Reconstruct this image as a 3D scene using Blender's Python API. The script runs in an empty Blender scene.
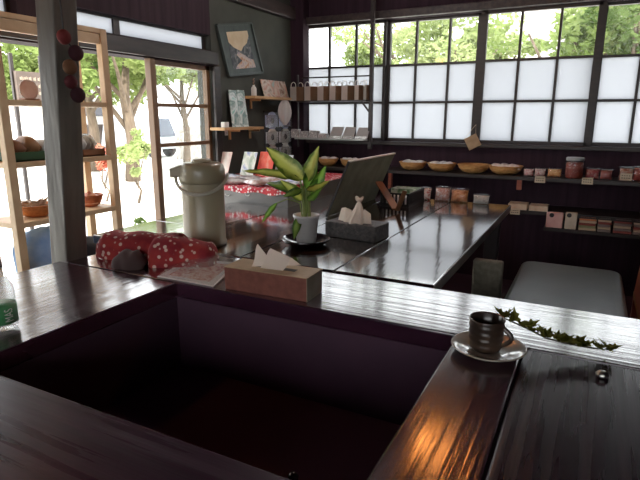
import bpy, bmesh, math, random
from mathutils import Vector, Matrix, Euler
import mathutils
random.seed(7)
S = bpy.context.scene
C = S.collection
PI = math.pi
# ---------------------------------------------------------------- camera (solved from the room's own vanishing points)
FPX, YAW, PIT, ROL = 522.13, .473684, .233122, .0022716
EYE = Vector((0, 0, 1.17))
_d = Vector((-math.sin(YAW)*math.cos(PIT), math.cos(YAW)*math.cos(PIT), -math.sin(PIT)))
_r = Vector((math.cos(YAW), math.sin(YAW), 0)); _u = _r.cross(_d)
RX = math.cos(ROL)*_r + math.sin(ROL)*_u
UY = -math.sin(ROL)*_r + math.cos(ROL)*_u
def P(px, py, ax, v):
    """world point where the sight line of a photo pixel meets the plane ax = v"""
    r = RX*(px-320) + UY*(240-py) + _d*FPX
    i = 'xyz'.index(ax)
    return EYE + r*((v-EYE[i])/r[i])
cam = bpy.data.objects.new('camera', bpy.data.cameras.new('camera')); C.objects.link(cam)
m = Matrix((RX, UY, -_d)).transposed().to_4x4(); m.translation = EYE
cam.matrix_world = m
cam.data.sensor_width = 36; cam.data.lens = FPX/640*36; cam.data.clip_start = .02; cam.data.clip_end = 200
S.camera = cam
# ---------------------------------------------------------------- materials
def nt(name):
    mt = bpy.data.materials.new(name); mt.use_nodes = True
    t = mt.node_tree; t.nodes.clear()
    o = t.nodes.new('ShaderNodeOutputMaterial')
    return mt, t, o
def N(t, k, **kw):
    n = t.nodes.new('ShaderNode'+k)
    for a, b in kw.items():
        if a in n.inputs: n.inputs[a].default_value = b
        else: setattr(n, a, b)
    return n
def mat(name, col, rough=.6, metal=0, spec=.5, col2=None, scale=6, stretch=(1,1,1), bump=0, bscale=None, contrast=(.35,.65), detail=4, coat=0, trans=0, sheen=0, distortion=0):
    mt, t, o = nt(name); L = t.links.new
    b = N(t, 'BsdfPrincipled'); b.inputs['Roughness'].default_value = rough; b.inputs['Metallic'].default_value = metal
    b.inputs['Specular IOR Level'].default_value = spec; b.inputs['Coat Weight'].default_value = coat
    b.inputs['Coat Roughness'].default_value = .08; b.inputs['Transmission Weight'].default_value = trans
    L(b.outputs[0], o.inputs[0])
    tc = N(t, 'TexCoord'); mp = N(t, 'Mapping'); mp.inputs['Scale'].default_value = stretch
    L(tc.outputs['Object'], mp.inputs[0])
    if col2 is not None:
        n = N(t, 'TexNoise'); n.inputs['Scale'].default_value = scale; n.inputs['Detail'].default_value = detail; n.inputs['Distortion'].default_value = distortion
        L(mp.outputs[0], n.inputs['Vector'])
        r = N(t, 'ValToRGB'); r.color_ramp.elements[0].position = contrast[0]; r.color_ramp.elements[1].position = contrast[1]
        r.color_ramp.elements[0].color = (*col, 1); r.color_ramp.elements[1].color = (*col2, 1)
        L(n.outputs[0], r.inputs[0]); L(r.outputs[0], b.inputs['Base Color'])
    else: b.inputs['Base Color'].default_value = (*col, 1)
    if bump:
        n2 = N(t, 'TexNoise'); n2.inputs['Scale'].default_value = bscale or scale; n2.inputs['Detail'].default_value = 3
        L(mp.outputs[0], n2.inputs['Vector'])
        bp = N(t, 'Bump'); bp.inputs['Strength'].default_value = bump; bp.inputs['Distance'].default_value = .01
        L(n2.outputs[0], bp.inputs['Height']); L(bp.outputs[0], b.inputs['Normal'])
    return mt
def board_mat(name, col, col2, rough, axis, bump=.25, spec=.5, coat=.5, sc=26, ripple=1.0, cior=1.5):
    """lacquered plank: grain runs along axis, fine waviness across it"""
    st = (1, sc, 4) if axis == 'x' else (sc, 1, 4)
    mt, t, o = nt(name); L = t.links.new
    b = N(t, 'BsdfPrincipled'); b.inputs['Roughness'].default_value = rough; b.inputs['Specular IOR Level'].default_value = spec
    b.inputs['Coat Weight'].default_value = coat; b.inputs['Coat Roughness'].default_value = rough*.8; b.inputs['Coat IOR'].default_value = cior
    L(b.outputs[0], o.inputs[0])
    tc = N(t, 'TexCoord'); mp = N(t, 'Mapping'); mp.inputs['Scale'].default_value = st
    L(tc.outputs['Object'], mp.inputs[0])
    n = N(t, 'TexNoise'); n.inputs['Scale'].default_value = 3; n.inputs['Detail'].default_value = 6
    L(mp.outputs[0], n.inputs['Vector'])
    r = N(t, 'ValToRGB'); r.color_ramp.elements[0].position = .35; r.color_ramp.elements[1].position = .7
    r.color_ramp.elements[0].color = (*col, 1); r.color_ramp.elements[1].color = (*col2, 1)
    L(n.outputs[0], r.inputs[0]); L(r.outputs[0], b.inputs['Base Color'])
    # roughness variation from rubbed lacquer
    n3 = N(t, 'TexNoise'); n3.inputs['Scale'].default_value = 2.2; n3.inputs['Detail'].default_value = 5
    L(mp.outputs[0], n3.inputs['Vector'])
    mr = N(t, 'MapRange'); mr.inputs['From Min'].default_value = .3; mr.inputs['From Max'].default_value = .7
    mr.inputs['To Min'].default_value = rough*.75; mr.inputs['To Max'].default_value = rough*1.35
    L(n3.outputs[0], mr.inputs['Value']); L(mr.outputs[0], b.inputs['Roughness'])
    n2 = N(t, 'TexNoise'); n2.inputs['Scale'].default_value = 2.0; n2.inputs['Detail'].default_value = 4
    L(mp.outputs[0], n2.inputs['Vector'])
    bp = N(t, 'Bump'); bp.inputs['Strength'].default_value = bump; bp.inputs['Distance'].default_value = .004*ripple
    L(n2.outputs[0], bp.inputs['Height']); L(bp.outputs[0], b.inputs['Normal']); L(bp.outputs[0], b.inputs['Coat Normal'])
    return mt
def leaf_mat(name, a, bcol, trans=.5, scale=3):
    mt, t, o = nt(name); L = t.links.new
    tc = N(t, 'TexCoord'); n = N(t, 'TexNoise'); n.inputs['Scale'].default_value = scale; L(tc.outputs['Object'], n.inputs['Vector'])
    r = N(t, 'ValToRGB'); r.color_ramp.elements[0].position = .35; r.color_ramp.elements[1].position = .65
    r.color_ramp.elements[0].color = (*a, 1); r.color_ramp.elements[1].color = (*bcol, 1); L(n.outputs[0], r.inputs[0])
    d = N(t, 'BsdfDiffuse'); tr = N(t, 'BsdfTranslucent'); mx = N(t, 'MixShader'); mx.inputs[0].default_value = trans
    L(r.outputs[0], d.inputs[0]); L(r.outputs[0], tr.inputs[0]); L(d.outputs[0], mx.inputs[1]); L(tr.outputs[0], mx.inputs[2]); L(mx.outputs[0], o.inputs[0])
    return mt
def thin(name, col, trans, gloss=.08, rough=.1, clear=0.0):
    """thin sheet: clear (transparent) + translucent/diffuse milk + a little gloss"""
    mt, t, o = nt(name); L = t.links.new
    tp = N(t, 'BsdfTransparent'); tp.inputs[0].default_value = (.97,.98,.98,1)
    tl = N(t, 'BsdfTranslucent'); tl.inputs[0].default_value = (*col, 1)
    df = N(t, 'BsdfDiffuse'); df.inputs[0].default_value = (*col, 1)
    m1 = N(t, 'MixShader'); m1.inputs[0].default_value = trans; L(df.outputs[0], m1.inputs[1]); L(tl.outputs[0], m1.inputs[2])
    m2 = N(t, 'MixShader'); m2.inputs[0].default_value = clear; L(m1.outputs[0], m2.inputs[1]); L(tp.outputs[0], m2.inputs[2])
    g = N(t, 'BsdfGlossy'); g.inputs['Roughness'].default_value = rough
    fr = N(t, 'LayerWeight'); fr.inputs[0].default_value = .5
    pw = N(t, 'Math', operation='POWER'); L(fr.outputs['Facing'], pw.inputs[0]); pw.inputs[1].default_value = 2.5
    pa = N(t, 'Math', operation='MULTIPLY_ADD'); L(pw.outputs[0], pa.inputs[0]); pa.inputs[1].default_value = .8; pa.inputs[2].default_value = .05
    mu = N(t, 'Math', operation='MULTIPLY'); L(pa.outputs[0], mu.inputs[0]); mu.inputs[1].default_value = min(1, gloss*4)
    m3 = N(t, 'MixShader'); L(mu.outputs[0], m3.inputs[0]); L(m2.outputs[0], m3.inputs[1]); L(g.outputs[0], m3.inputs[2])
    L(m3.outputs[0], o.inputs[0])
    return mt
def dots_mat(name, base, base2, dotc, scale, size=.28, rough=.85, coord='Object'):
    mt, t, o = nt(name); L = t.links.new
    b = N(t, 'BsdfPrincipled'); b.inputs['Roughness'].default_value = rough; L(b.outputs[0], o.inputs[0])
    tc = N(t, 'TexCoord'); v = N(t, 'TexVoronoi'); v.inputs['Scale'].default_value = scale; v.inputs['Randomness'].default_value = .75
    L(tc.outputs[coord], v.inputs['Vector'])
    n = N(t, 'TexNoise'); n.inputs['Scale'].default_value = scale*.4; L(tc.outputs[coord], n.inputs['Vector'])
    r0 = N(t, 'ValToRGB'); r0.color_ramp.elements[0].color = (*base, 1); r0.color_ramp.elements[1].color = (*base2, 1)
    r0.color_ramp.elements[0].position = .4; r0.color_ramp.elements[1].position = .6; L(n.outputs[0], r0.inputs[0])
    r = N(t, 'ValToRGB'); r.color_ramp.elements[0].position = size; r.color_ramp.elements[1].position = size+.08
    r.color_ramp.elements[0].color = (1,1,1,1); r.color_ramp.elements[1].color = (0,0,0,1); L(v.outputs['Distance'], r.inputs[0])
    mx = N(t, 'Mix', data_type='RGBA'); L(r.outputs[0], mx.inputs[0]); L(r0.outputs[0], mx.inputs[6]); mx.inputs[7].default_value = (*dotc, 1)
    L(mx.outputs[2], b.inputs['Base Color'])
    return mt
def patch_mat(name, cols, scale, rough=.6, clear=0, ax=(1,1,1)):
    """irregular patches of printed colours"""
    mt, t, o = nt(name); L = t.links.new
    b = N(t, 'BsdfPrincipled'); b.inputs['Roughness'].default_value = rough; L(b.outputs[0], o.inputs[0])
    tc = N(t, 'TexCoord'); mp = N(t, 'Mapping'); mp.inputs['Scale'].default_value = ax; L(tc.outputs['Object'], mp.inputs[0])
    n = N(t, 'TexNoise'); n.inputs['Scale'].default_value = scale; n.inputs['Detail'].default_value = 3; n.inputs['Distortion'].default_value = .6
    L(mp.outputs[0], n.inputs['Vector'])
    r = N(t, 'ValToRGB'); r.color_ramp.interpolation = 'LINEAR'
    while len(r.color_ramp.elements) < len(cols): r.color_ramp.elements.new(.5)
    for i, c in enumerate(cols):
        r.color_ramp.elements[i].position = .32 + .36*i/(len(cols)-1); r.color_ramp.elements[i].color = (*c, 1)
    L(n.outputs[0], r.inputs[0]); L(r.outputs[0], b.inputs['Base Color'])
    return mt
M = {}
M['wall'] = mat('wall_dark_plank', (.026,.015,.021), .8, spec=.25, col2=(.045,.026,.034), scale=3, stretch=(1,9,.6), bump=.3)  # purple lift of the haze is mixed into the dark wall colour
M['wallb'] = mat('wall_dark_clay', (.026,.013,.021), .8, spec=.25, col2=(.042,.020,.032), scale=3, stretch=(9,1,.6), bump=.3)  # same haze purple put into the window wall's colour
M['clay'] = mat('wall_grey_clay', (.05,.053,.045), .8, col2=(.07,.074,.06), scale=5, bump=.3)
M['ceil'] = mat('ceiling_board', (.034,.016,.026), .8, spec=.2, col2=(.052,.026,.038), scale=3, stretch=(1,8,1), bump=.2)
M['beam'] = mat('sooty_beam', (.028,.018,.02), .5, col2=(.055,.036,.032), scale=4, stretch=(8,1,8), bump=.4)
M['frame'] = mat('sash_wood_dark', (.018,.013,.012), .45, col2=(.03,.02,.017), scale=8, stretch=(1,1,6))
M['dframe'] = mat('door_wood_brown', (.12,.065,.03), .5, col2=(.2,.11,.05), scale=8, stretch=(1,1,.5))
M['floor'] = mat('floor_dark', (.034,.013,.026), .8, col2=(.05,.02,.036), scale=5, bump=.3)
M['post'] = mat('post_grey_wood', (.09,.078,.066), .42, col2=(.18,.16,.13), scale=7, stretch=(3,3,.4), bump=.5, contrast=(.3,.75))
M['postd'] = M['post']
M['pine'] = mat('pale_pine', (.62,.42,.24), .55, col2=(.78,.58,.36), scale=5, stretch=(2,2,2), bump=.1)
M['pinew'] = mat('shelf_pine', (.5,.29,.12), .5, col2=(.66,.4,.18), scale=6)
M['t1x'] = board_mat('lacquered_board_crosswise', (.024,.008,.018), (.055,.018,.034), .2, 'x', bump=.28, coat=.8, ripple=1.1)
M['t1y'] = board_mat('lacquered_board_lengthwise', (.024,.008,.017), (.055,.018,.030), .2, 'y', bump=.28, coat=.7, ripple=1.1)
M['t1rim'] = board_mat('lacquered_rim_board', (.024,.008,.018), (.055,.018,.034), .18, 'x', bump=.2, coat=1, ripple=1.0, cior=2.0)
M['t1front'] = board_mat('lacquered_front_board', (.026,.007,.018), (.048,.014,.032), .3, 'x', bump=.25, coat=.0, spec=.2)
M['t1r'] = board_mat('worn_board', (.013,.005,.010), (.034,.013,.022), .26, 'y', bump=.6, coat=.0, spec=.28)
M['t2'] = board_mat('polished_table_board', (.02,.012,.010), (.05,.027,.018), .11, 'y', bump=.12, coat=1, sc=14, cior=2.4)
M['edge'] = mat('table_edge', (.10,.08,.07), .4, col2=(.16,.13,.11), scale=10)
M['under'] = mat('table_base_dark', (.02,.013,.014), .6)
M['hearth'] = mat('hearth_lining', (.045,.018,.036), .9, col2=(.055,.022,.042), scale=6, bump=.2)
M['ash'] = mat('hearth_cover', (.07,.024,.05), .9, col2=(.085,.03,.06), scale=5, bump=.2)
M['clear'] = thin('window_glass', (.9,.95,.95), .5, gloss=.06, rough=.02, clear=.98)
M['frost'] = thin('frosted_glass', (.54,.555,.585), .95, gloss=.03, rough=.4, clear=0)
M['plastic'] = thin('clear_plastic', (.9,.9,.9), .3, gloss=.2, rough=.12, clear=.9)
M['film'] = thin('clear_film', (.95,.95,.95), .3, gloss=.2, rough=.1, clear=.78)
M['white'] = mat('white_paper', (.75,.73,.68), .7)
M['tissue'] = leaf_mat('tissue_paper', (.85,.74,.64), (.92,.82,.73), trans=.4)
M['cream'] = mat('cream_card', (.6,.5,.36), .7)
M['black'] = mat('black_lacquer', (.010,.009,.011), .15, coat=.6)
M['blackm'] = mat('matt_black', (.018,.016,.018), .5)
M['metal'] = mat('brushed_metal', (.55,.55,.52), .3, metal=1)
M['tissuew'] = leaf_mat('white_bag_film', (.82,.78,.75), (.9,.87,.85), trans=.3)
M['soil'] = mat('potting_soil', (.04,.025,.015), .9)
M['kraft'] = leaf_mat('kraft_paper', (.66,.56,.50), (.74,.64,.58), trans=.5)
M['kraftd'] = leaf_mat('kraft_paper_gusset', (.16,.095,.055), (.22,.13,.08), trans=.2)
M['basket'] = mat('woven_bamboo', (.55,.27,.08), .6, col2=(.75,.42,.16), scale=30, stretch=(1,1,4), bump=.8)
M['redwood'] = mat('red_brown_wood', (.24,.06,.035), .45, col2=(.34,.10,.05), scale=6, stretch=(1,1,5))
M['brown'] = mat('brown_wood', (.20,.085,.035), .5, col2=(.30,.13,.06), scale=8)
M['redcloth'] = dots_mat('red_dotted_cloth', (.26,.012,.022), (.40,.035,.03), (.72,.5,.42), 46, size=.24)
M['redcloth2'] = dots_mat('red_floral_textile', (.5,.03,.06), (.6,.06,.07), (.85,.8,.8), 48, size=.3)
M['vinyl'] = mat('grey_green_vinyl', (.12,.17,.17), .30, col2=(.15,.20,.20), scale=6, bump=.08, bscale=180)
M['grass'] = leaf_mat('tree_leaves', (.15,.21,.06), (.33,.39,.16), trans=.55, scale=1.2)
M['leafd'] = leaf_mat('tree_leaves_deep', (.08,.13,.04), (.20,.27,.10), trans=.55, scale=1.5)
M['leafy'] = leaf_mat('tree_leaves_light', (.22,.28,.10), (.42,.47,.24), trans=.55, scale=1.5)
M['bark'] = mat('bark', (.09,.065,.045), .9, col2=(.16,.12,.085), scale=8, stretch=(2,2,.5), bump=.5)
# ---------------------------------------------------------------- mesh building
class MB:
    def __init__(s): s.v=[]; s.f=[]; s.uv={}
    def add(s, vs, fs):
        o=len(s.v); s.v += [Vector(p) for p in vs]; s.f += [tuple(i+o for i in f) for f in fs]; return s
    def box(s, x0,x1,y0,y1,z0,z1):
        vs=[(x,y,z) for z in (z0,z1) for y in (y0,y1) for x in (x0,x1)]
        return s.add(vs, [(0,2,3,1),(4,5,7,6),(0,1,5,4),(2,6,7,3),(0,4,6,2),(1,3,7,5)])
    def hexa(s, b, t):           # bottom quad, top quad (same winding)
        return s.add(list(b)+list(t), [(3,2,1,0),(4,5,6,7),(0,1,5,4),(1,2,6,5),(2,3,7,6),(3,0,4,7)])
    def slab(s, quad, n):        # quad extruded along vector n
        n=Vector(n); q=[Vector(p) for p in quad]; return s.hexa(q, [p+n for p in q])
    def bar(s, a, b, w, h, up=(0,0,1)):
        a=Vector(a); b=Vector(b); d=(b-a).normalized(); up=Vector(up)
        if abs(d.dot(up))>.98: up=Vector((0,1,0)) if abs(d.y)<.9 else Vector((1,0,0))
        x=d.cross(up).normalized()*w/2; y=x.cross(d).normalized()*h/2
        return s.hexa([a-x-y,a+x-y,a+x+y,a-x+y],[b-x-y,b+x-y,b+x+y,b-x+y])
    def tube(s, pts, r, n=8, cap=True):
        pts=[Vector(p) for p in pts]; rs=r if isinstance(r,(list,tuple)) else [r]*len(pts)
        o=len(s.v); ref=Vector((0,0,1)); 
        d0=(pts[1]-pts[0]).normalized()
        if abs(d0.dot(ref))>.9: ref=Vector((1,0,0))
        x=d0.cross(ref).normalized()
        for i,p in enumerate(pts):
            d=(pts[min(i+1,len(pts)-1)]-pts[max(i-1,0)]).normalized()
            x=(x-d*x.dot(d)).normalized(); y=d.cross(x)
            for k in range(n):
                a=2*PI*k/n; s.v.append(p+(x*math.cos(a)+y*math.sin(a))*rs[i])
        for i in range(len(pts)-1):
            for k in range(n):
                a=o+i*n+k; b=o+i*n+(k+1)%n; s.f.append((a,b,b+n,a+n))
        if cap:
            s.f.append(tuple(o+k for k in range(n))[::-1]); s.f.append(tuple(o+(len(pts)-1)*n+k for k in range(n)))
        return s
    def lathe(s, c, prof, n=28, sx=1, sy=1, rot=None, closed=False):
        c=Vector(c); o=len(s.v)
        for r,z in prof:
            for k in range(n):
                a=2*PI*k/n; p=Vector((r*math.cos(a)*sx, r*math.sin(a)*sy, z))
                if rot: p=rot@p
                s.v.append(c+p)
        for i in range(len(prof)-1):
            for k in range(n):
                a=o+i*n+k; b=o+i*n+(k+1)%n; s.f.append((a,b,b+n,a+n))
        if closed:
            for k in range(n):
                a=o+(len(prof)-1)*n+k; b=o+(len(prof)-1)*n+(k+1)%n; s.f.append((a,b,o+(k+1)%n,o+k))
        else:
            if prof[0][0]>1e-5: s.f.append(tuple(o+k for k in range(n))[::-1])
            if prof[-1][0]>1e-5: s.f.append(tuple(o+(len(prof)-1)*n+k for k in range(n)))
        return s
    def grid(s, fn, nu, nv):
        o=len(s.v)
        for j in range(nv+1):
            for i in range(nu+1):
                s.uv[len(s.v)]=(i/nu,j/nv); s.v.append(Vector(fn(i/nu,j/nv)))
        for j in range(nv):
            for i in range(nu):
                a=o+j*(nu+1)+i; s.f.append((a,a+1,a+nu+2,a+nu+1))
        return s
    def ball(s, c, r, n=12, m_=8, sc=(1,1,1)):
        prof=[(max(r*math.sin(PI*i/m_),1e-6), -r*math.cos(PI*i/m_)) for i in range(m_+1)]
        o=len(s.v); s.lathe(c, prof, n); c=Vector(c)
        for i in range(o,len(s.v)):
            d=s.v[i]-c; s.v[i]=c+Vector((d.x*sc[0],d.y*sc[1],d.z*sc[2]))
        return s
    def build(s, name, material, parent=None, smooth=False, bevel=0, solid=0, sub=0, origin=None, fix=True):
        me=bpy.data.meshes.new(name)
        if parent is not None: og=Vector(parent['_o'])
        elif origin is not None: og=Vector(origin)
        else:
            xs=[p.x for p in s.v]; ys=[p.y for p in s.v]; zs=[p.z for p in s.v]
            og=Vector(((min(xs)+max(xs))/2,(min(ys)+max(ys))/2,min(zs)))
        me.from_pydata([p-og for p in s.v],[],s.f)
        if s.uv:
            ul=me.uv_layers.new(name='UVMap')
            for l in me.loops: ul.data[l.index].uv=s.uv.get(l.vertex_index,(0,0))
        bm=bmesh.new(); bm.from_mesh(me)
        bmesh.ops.remove_doubles(bm, verts=bm.verts, dist=1e-6)
        if fix: bmesh.ops.recalc_face_normals(bm, faces=bm.faces)
        bm.to_mesh(me); bm.free()
        me.materials.append(M[material] if isinstance(material,str) else material)
        o=bpy.data.objects.new(name, me); C.objects.link(o)
        if smooth:
            for p in me.polygons: p.use_smooth=True
        if parent is not None: o.parent=parent
        else: o.location=og
        o['_o']=list(og)
        if solid:
            q=o.modifiers.new('solid','SOLIDIFY'); q.thickness=solid; q.offset=0
        if bevel:
            q=o.modifiers.new('bevel','BEVEL'); q.width=bevel; q.segments=2; q.limit_method='ANGLE'; q.angle_limit=.7
        if sub:
            q=o.modifiers.new('sub','SUBSURF'); q.levels=sub; q.render_levels=sub
        return o
def tag(o, label, cat, group=None):
    o['label']=label; o['category']=cat
    if group: o['group']=group
    return o
def thing(name, label, cat, loc, group=None):
    o=bpy.data.objects.new(name,None); C.objects.link(o); o.location=loc; o['_o']=list(loc); o.empty_display_size=.05
    return tag(o,label,cat,group)
def struct(o): o['kind']='structure'; return o
# ---------------------------------------------------------------- the room
WX, WY, CZ = -2.215, 3.9, 2.16       # inner faces of the door wall and the window wall, ceiling
struct(MB().box(-2.6,2.6,-2.2,4.1,-.12,0).build('floor','floor'))
struct(MB().box(-3.1,2.6,-2.3,4.7,CZ,CZ+.12).build('ceiling','ceil'))
# door wall (x = WX): openings for doors (z 0..1.475) and the narrow transom (1.575..1.665)
w=MB(); X0,X1=WX-.12,WX
struct(MB().box(X0,X1,2.80,4.02,0,CZ).build('wall_left','clay'))
w.box(X0,X1,-2.2,2.80,1.665,CZ); w.box(X0,X1,-2.2,2.80,1.478,1.572)
w.box(X0,X1,-2.2,.55,0,1.478); w.box(X0,X1,1.52,1.66,1.572,1.665); w.box(X0,X1,-2.2,.55,1.572,1.665)
struct(w.build('wall_left','wall'))
# window wall
w=MB(); Y0,Y1=WY,WY+.12
w.box(-2.335,2.6,Y0,Y1,0,.985); w.box(-2.335,2.6,Y0,Y1,1.865,CZ); w.box(-2.335,-2.165,Y0,Y1,.985,1.865); w.box(.95,2.6,Y0,Y1,.985,1.865)
struct(w.build('wall_back','wallb'))
struct(MB().box(2.5,2.6,-2.2,3.9,0,CZ).build('wall_right','wall'))
w=MB(); w.box(-2.215,-1.2,-2.2,-2.1,0,CZ); w.box(1.6,2.5,-2.2,-2.1,0,CZ); w.box(-1.2,1.6,-2.2,-2.1,0,1.0); w.box(-1.2,1.6,-2.2,-2.1,1.9,CZ)  # unseen wall; its opening is added to let in soft fill light
struct(w.build('wall_front','wall'))
# trims and beams
struct(MB().box(WX-.02,WX+.03,-.5,2.83,1.485,1.565).build('trim_1','frame',bevel=.004))
struct(MB().box(WX-.02,WX+.05,-.5,3.9,1.90,1.99).build('trim_2','beam',bevel=.006))
struct(MB().box(-2.165,2.4,WY-.05,WY+.01,1.868,1.92).build('trim_3','beam',bevel=.004))
struct(MB().box(-2.215,2.4,WY-.06,WY+.0,.955,.982).build('trim_4','frame',bevel=.003))
for i,(y) in enumerate((1.2,2.5)):
    struct(MB().box(-2.2,2.5,y,y+.13,CZ-.15,CZ).build('trim_%d'%(5+i),'beam',bevel=.01))
struct(MB().box(-2.215,-2.10,3.80,3.90,0,CZ).build('trim_7','wallb',bevel=.004))
struct(MB().box(WX-.01,WX+.02,2.80,2.86,0,1.48).build('trim_8','frame',bevel=.003))
struct(MB().box(WX-.035,WX+.01,2.255,2.295,0,1.478).build('trim_9','dframe',bevel=.004))
# transom panes
def pane_struct(name, y0,y1):
    f=MB(); x=WX-.06
    f.box(x-.015,x+.015,y0,y1,1.572,1.582); f.box(x-.015,x+.015,y0,y1,1.655,1.665); f.box(x-.015,x+.015,y0,y0+.02,1.582,1.655); f.box(x-.015,x+.015,y1-.02,y1,1.582,1.655)
    o=struct(f.build(name,'frame')); MB().box(x-.003,x+.003,y0+.02,y1-.02,1.582,1.655).build('pane','frost',o)
pane_struct('window_1',.55,1.52); pane_struct('window_2',1.66,2.09); pane_struct('window_3',2.09,2.80)
# sashes of the window wall: 3 columns x 3 rows, top row clear, two rows frosted
def sash(name, xs, y, w0, rows=(1.0,1.272,1.545,1.85), clear_all=False):
    f=MB(); h=.016
    x0,x1=xs[0],xs[-1]
    f.box(x0-w0/2,x0+w0/2,y-.018,y+.018,.985,1.865); f.box(x1-w0/2,x1+w0/2,y-.018,y+.018,.985,1.865)
    f.box(x0,x1,y-.018,y+.018,.985,1.0+.004); f.box(x0,x1,y-.018,y+.018,1.848,1.865)
    for x in xs[1:-1]: f.box(x-h/2,x+h/2,y-.014,y+.014,.99,1.86)
    for z in rows[1:-1]: f.box(x0,x1,y-.016,y+.016,z-h/2,z+h/2)
    o=struct(f.build(name,'frame'))
    for i in range(len(xs)-1):
        for j in range(3):
            MB().box(xs[i]+.004,xs[i+1]-.004,y-.002,y+.002,rows[j]+.004,rows[j+1]-.004).build('clear_pane' if (j==2) else 'frosted_pane','clear' if j==2 else 'frost',o)
sash('window_4',[-2.17,-1.93,-1.70,-1.465],WY+.03,.02)
sash('window_5',[-1.455,-1.235,-.99,-.775],WY+.075,.04)
sash('window_6',[-.745,-.503,-.262,-.03],WY+.03,.045)
sash('window_7',[-.02,.215,.455,.70],WY+.075,.04)
sash('window_8',[.71,.95],WY+.03,.04)
# sliding doors on the door wall
def door(name, y0,y1, x, rails, zb=.05):
    f=MB(); s=.028
    f.box(x-.016,x+.016,y0,y0+s,zb,1.478); f.box(x-.016,x+.016,y1-s,y1,zb,1.478)
    f.box(x-.016,x+.016,y0,y1,1.45,1.478); f.box(x-.016,x+.016,y0,y1,zb,zb+.12)
    for z in rails: f.box(x-.012,x+.012,y0,y1,z-.011,z+.011)
    o=struct(f.build(name,'dframe')); zz=[zb+.12]+list(rails)+[1.45]
    for i in range(len(zz)-1): MB().box(x-.002,x+.002,y0+s,y1-s,zz[i]+.011 if i else zz[0],zz[i+1]-.011 if i<len(zz)-2 else zz[-1]).build('glass_pane','clear',o)
door('door_1',2.295,2.80,WX-.04,[1.0,1.23])
door('door_2',.56,1.15,WX-.08,[1.0,1.23])
# ---------------------------------------------------------------- hearth table (near)
Z=.70
T=thing('hearth_table','large dark lacquered table with a sunken square hearth, nearest to the viewer','table',(-.5,.6,0))
MB().box(-1.50,1.25,1.095,1.39,Z-.045,Z).build('back_board','t1rim',T,bevel=.004)
MB().box(-1.53,1.25,.02,.52,Z-.045,Z).build('front_board','t1front',T,bevel=.004)
MB().box(-1.53,-1.03,.523,1.092,Z-.045,Z).build('left_board','t1y',T,bevel=.004)
MB().box(-.22,-.083,.523,1.092,Z-.045,Z).build('hearth_edge_board','t1y',T,bevel=.004)
MB().box(-.079,1.25,.523,1.092,Z-.045,Z-.002).build('wide_board','t1r',T,bevel=.004)
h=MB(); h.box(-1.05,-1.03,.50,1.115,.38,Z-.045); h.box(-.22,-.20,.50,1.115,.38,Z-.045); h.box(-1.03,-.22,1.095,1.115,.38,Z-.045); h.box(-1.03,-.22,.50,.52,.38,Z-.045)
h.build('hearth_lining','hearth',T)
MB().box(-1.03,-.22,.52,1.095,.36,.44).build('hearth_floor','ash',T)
for (x,y) in ((-1.45,.1),(1.15,.1),(-1.45,1.3),(1.15,1.3)):
    MB().box(x-.04,x+.04,y-.04,y+.04,0,Z-.045).build('leg','under',T,bevel=.004)
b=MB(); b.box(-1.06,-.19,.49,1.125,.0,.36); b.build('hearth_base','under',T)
p=P(602,376,'z',Z)
k=MB(); k.lathe((p.x,p.y,Z-.001),[(.0,.0),(.011,.001),(.012,.005),(.008,.010),(.0,.012)],16); k.build('knob','metal',T,smooth=True)
# kettle lid knob / glass ball down in the hearth
c=P(293,474,'z',.50)
LK=thing('iron_kettle','black iron kettle with round lid knob sunk in the near corner of the hearth','kettle',(c.x,c.y,.44))
MB().lathe((c.x,c.y,.44),[(.0,0),(.022,0),(.026,.012),(.024,.03),(.015,.038),(0,.04)],24).build('body','black',LK,smooth=True)
MB().lathe((c.x,c.y,.478),[(.0,0),(.005,.0),(.005,.006),(.010,.012),(.011,.018),(.006,.024),(0,.025)],16).build('lid_knob','black',LK,smooth=True)
# ---------------------------------------------------------------- far tables
T=thing('long_table','long glossy dark plank table reaching from the hearth to the window wall','table',(-.88,2.2,0))
for x0,x1 in ((-1.39,-1.032),(-1.028,-.677),(-.673,-.36)):
    MB().box(x0,x1,1.415,2.98,Z-.035,Z).build('board','t2',T,bevel=.003)
MB().box(-.3598,-.357,1.415,2.98,Z-.034,Z-.001).build('edge_band','edge',T)
MB().box(-1.33,-.42,1.5,2.9,Z-.10,Z-.035).build('apron','under',T)
for x in (-1.32,-.43):
    for y in (1.50,2.9): MB().box(x-.035,x+.035,y-.035,y+.035,0,Z-.035).build('leg','under',T,bevel=.004)
T=thing('low_side_table','short dark table under the thermos, left of the long plank table','table',(-1.57,1.88,0))
MB().box(-1.76,-1.394,1.415,1.75,Z-.035,Z).build('board','t2',T,bevel=.003)
MB().box(-1.76,-1.394,1.754,2.34,Z-.035,Z).build('board','t2',T,bevel=.003)
for x in (-1.71,-1.44):
    for y in (1.47,2.28): MB().box(x-.03,x+.03,y-.03,y+.03,0,Z-.035).build('leg','under',T)
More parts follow.
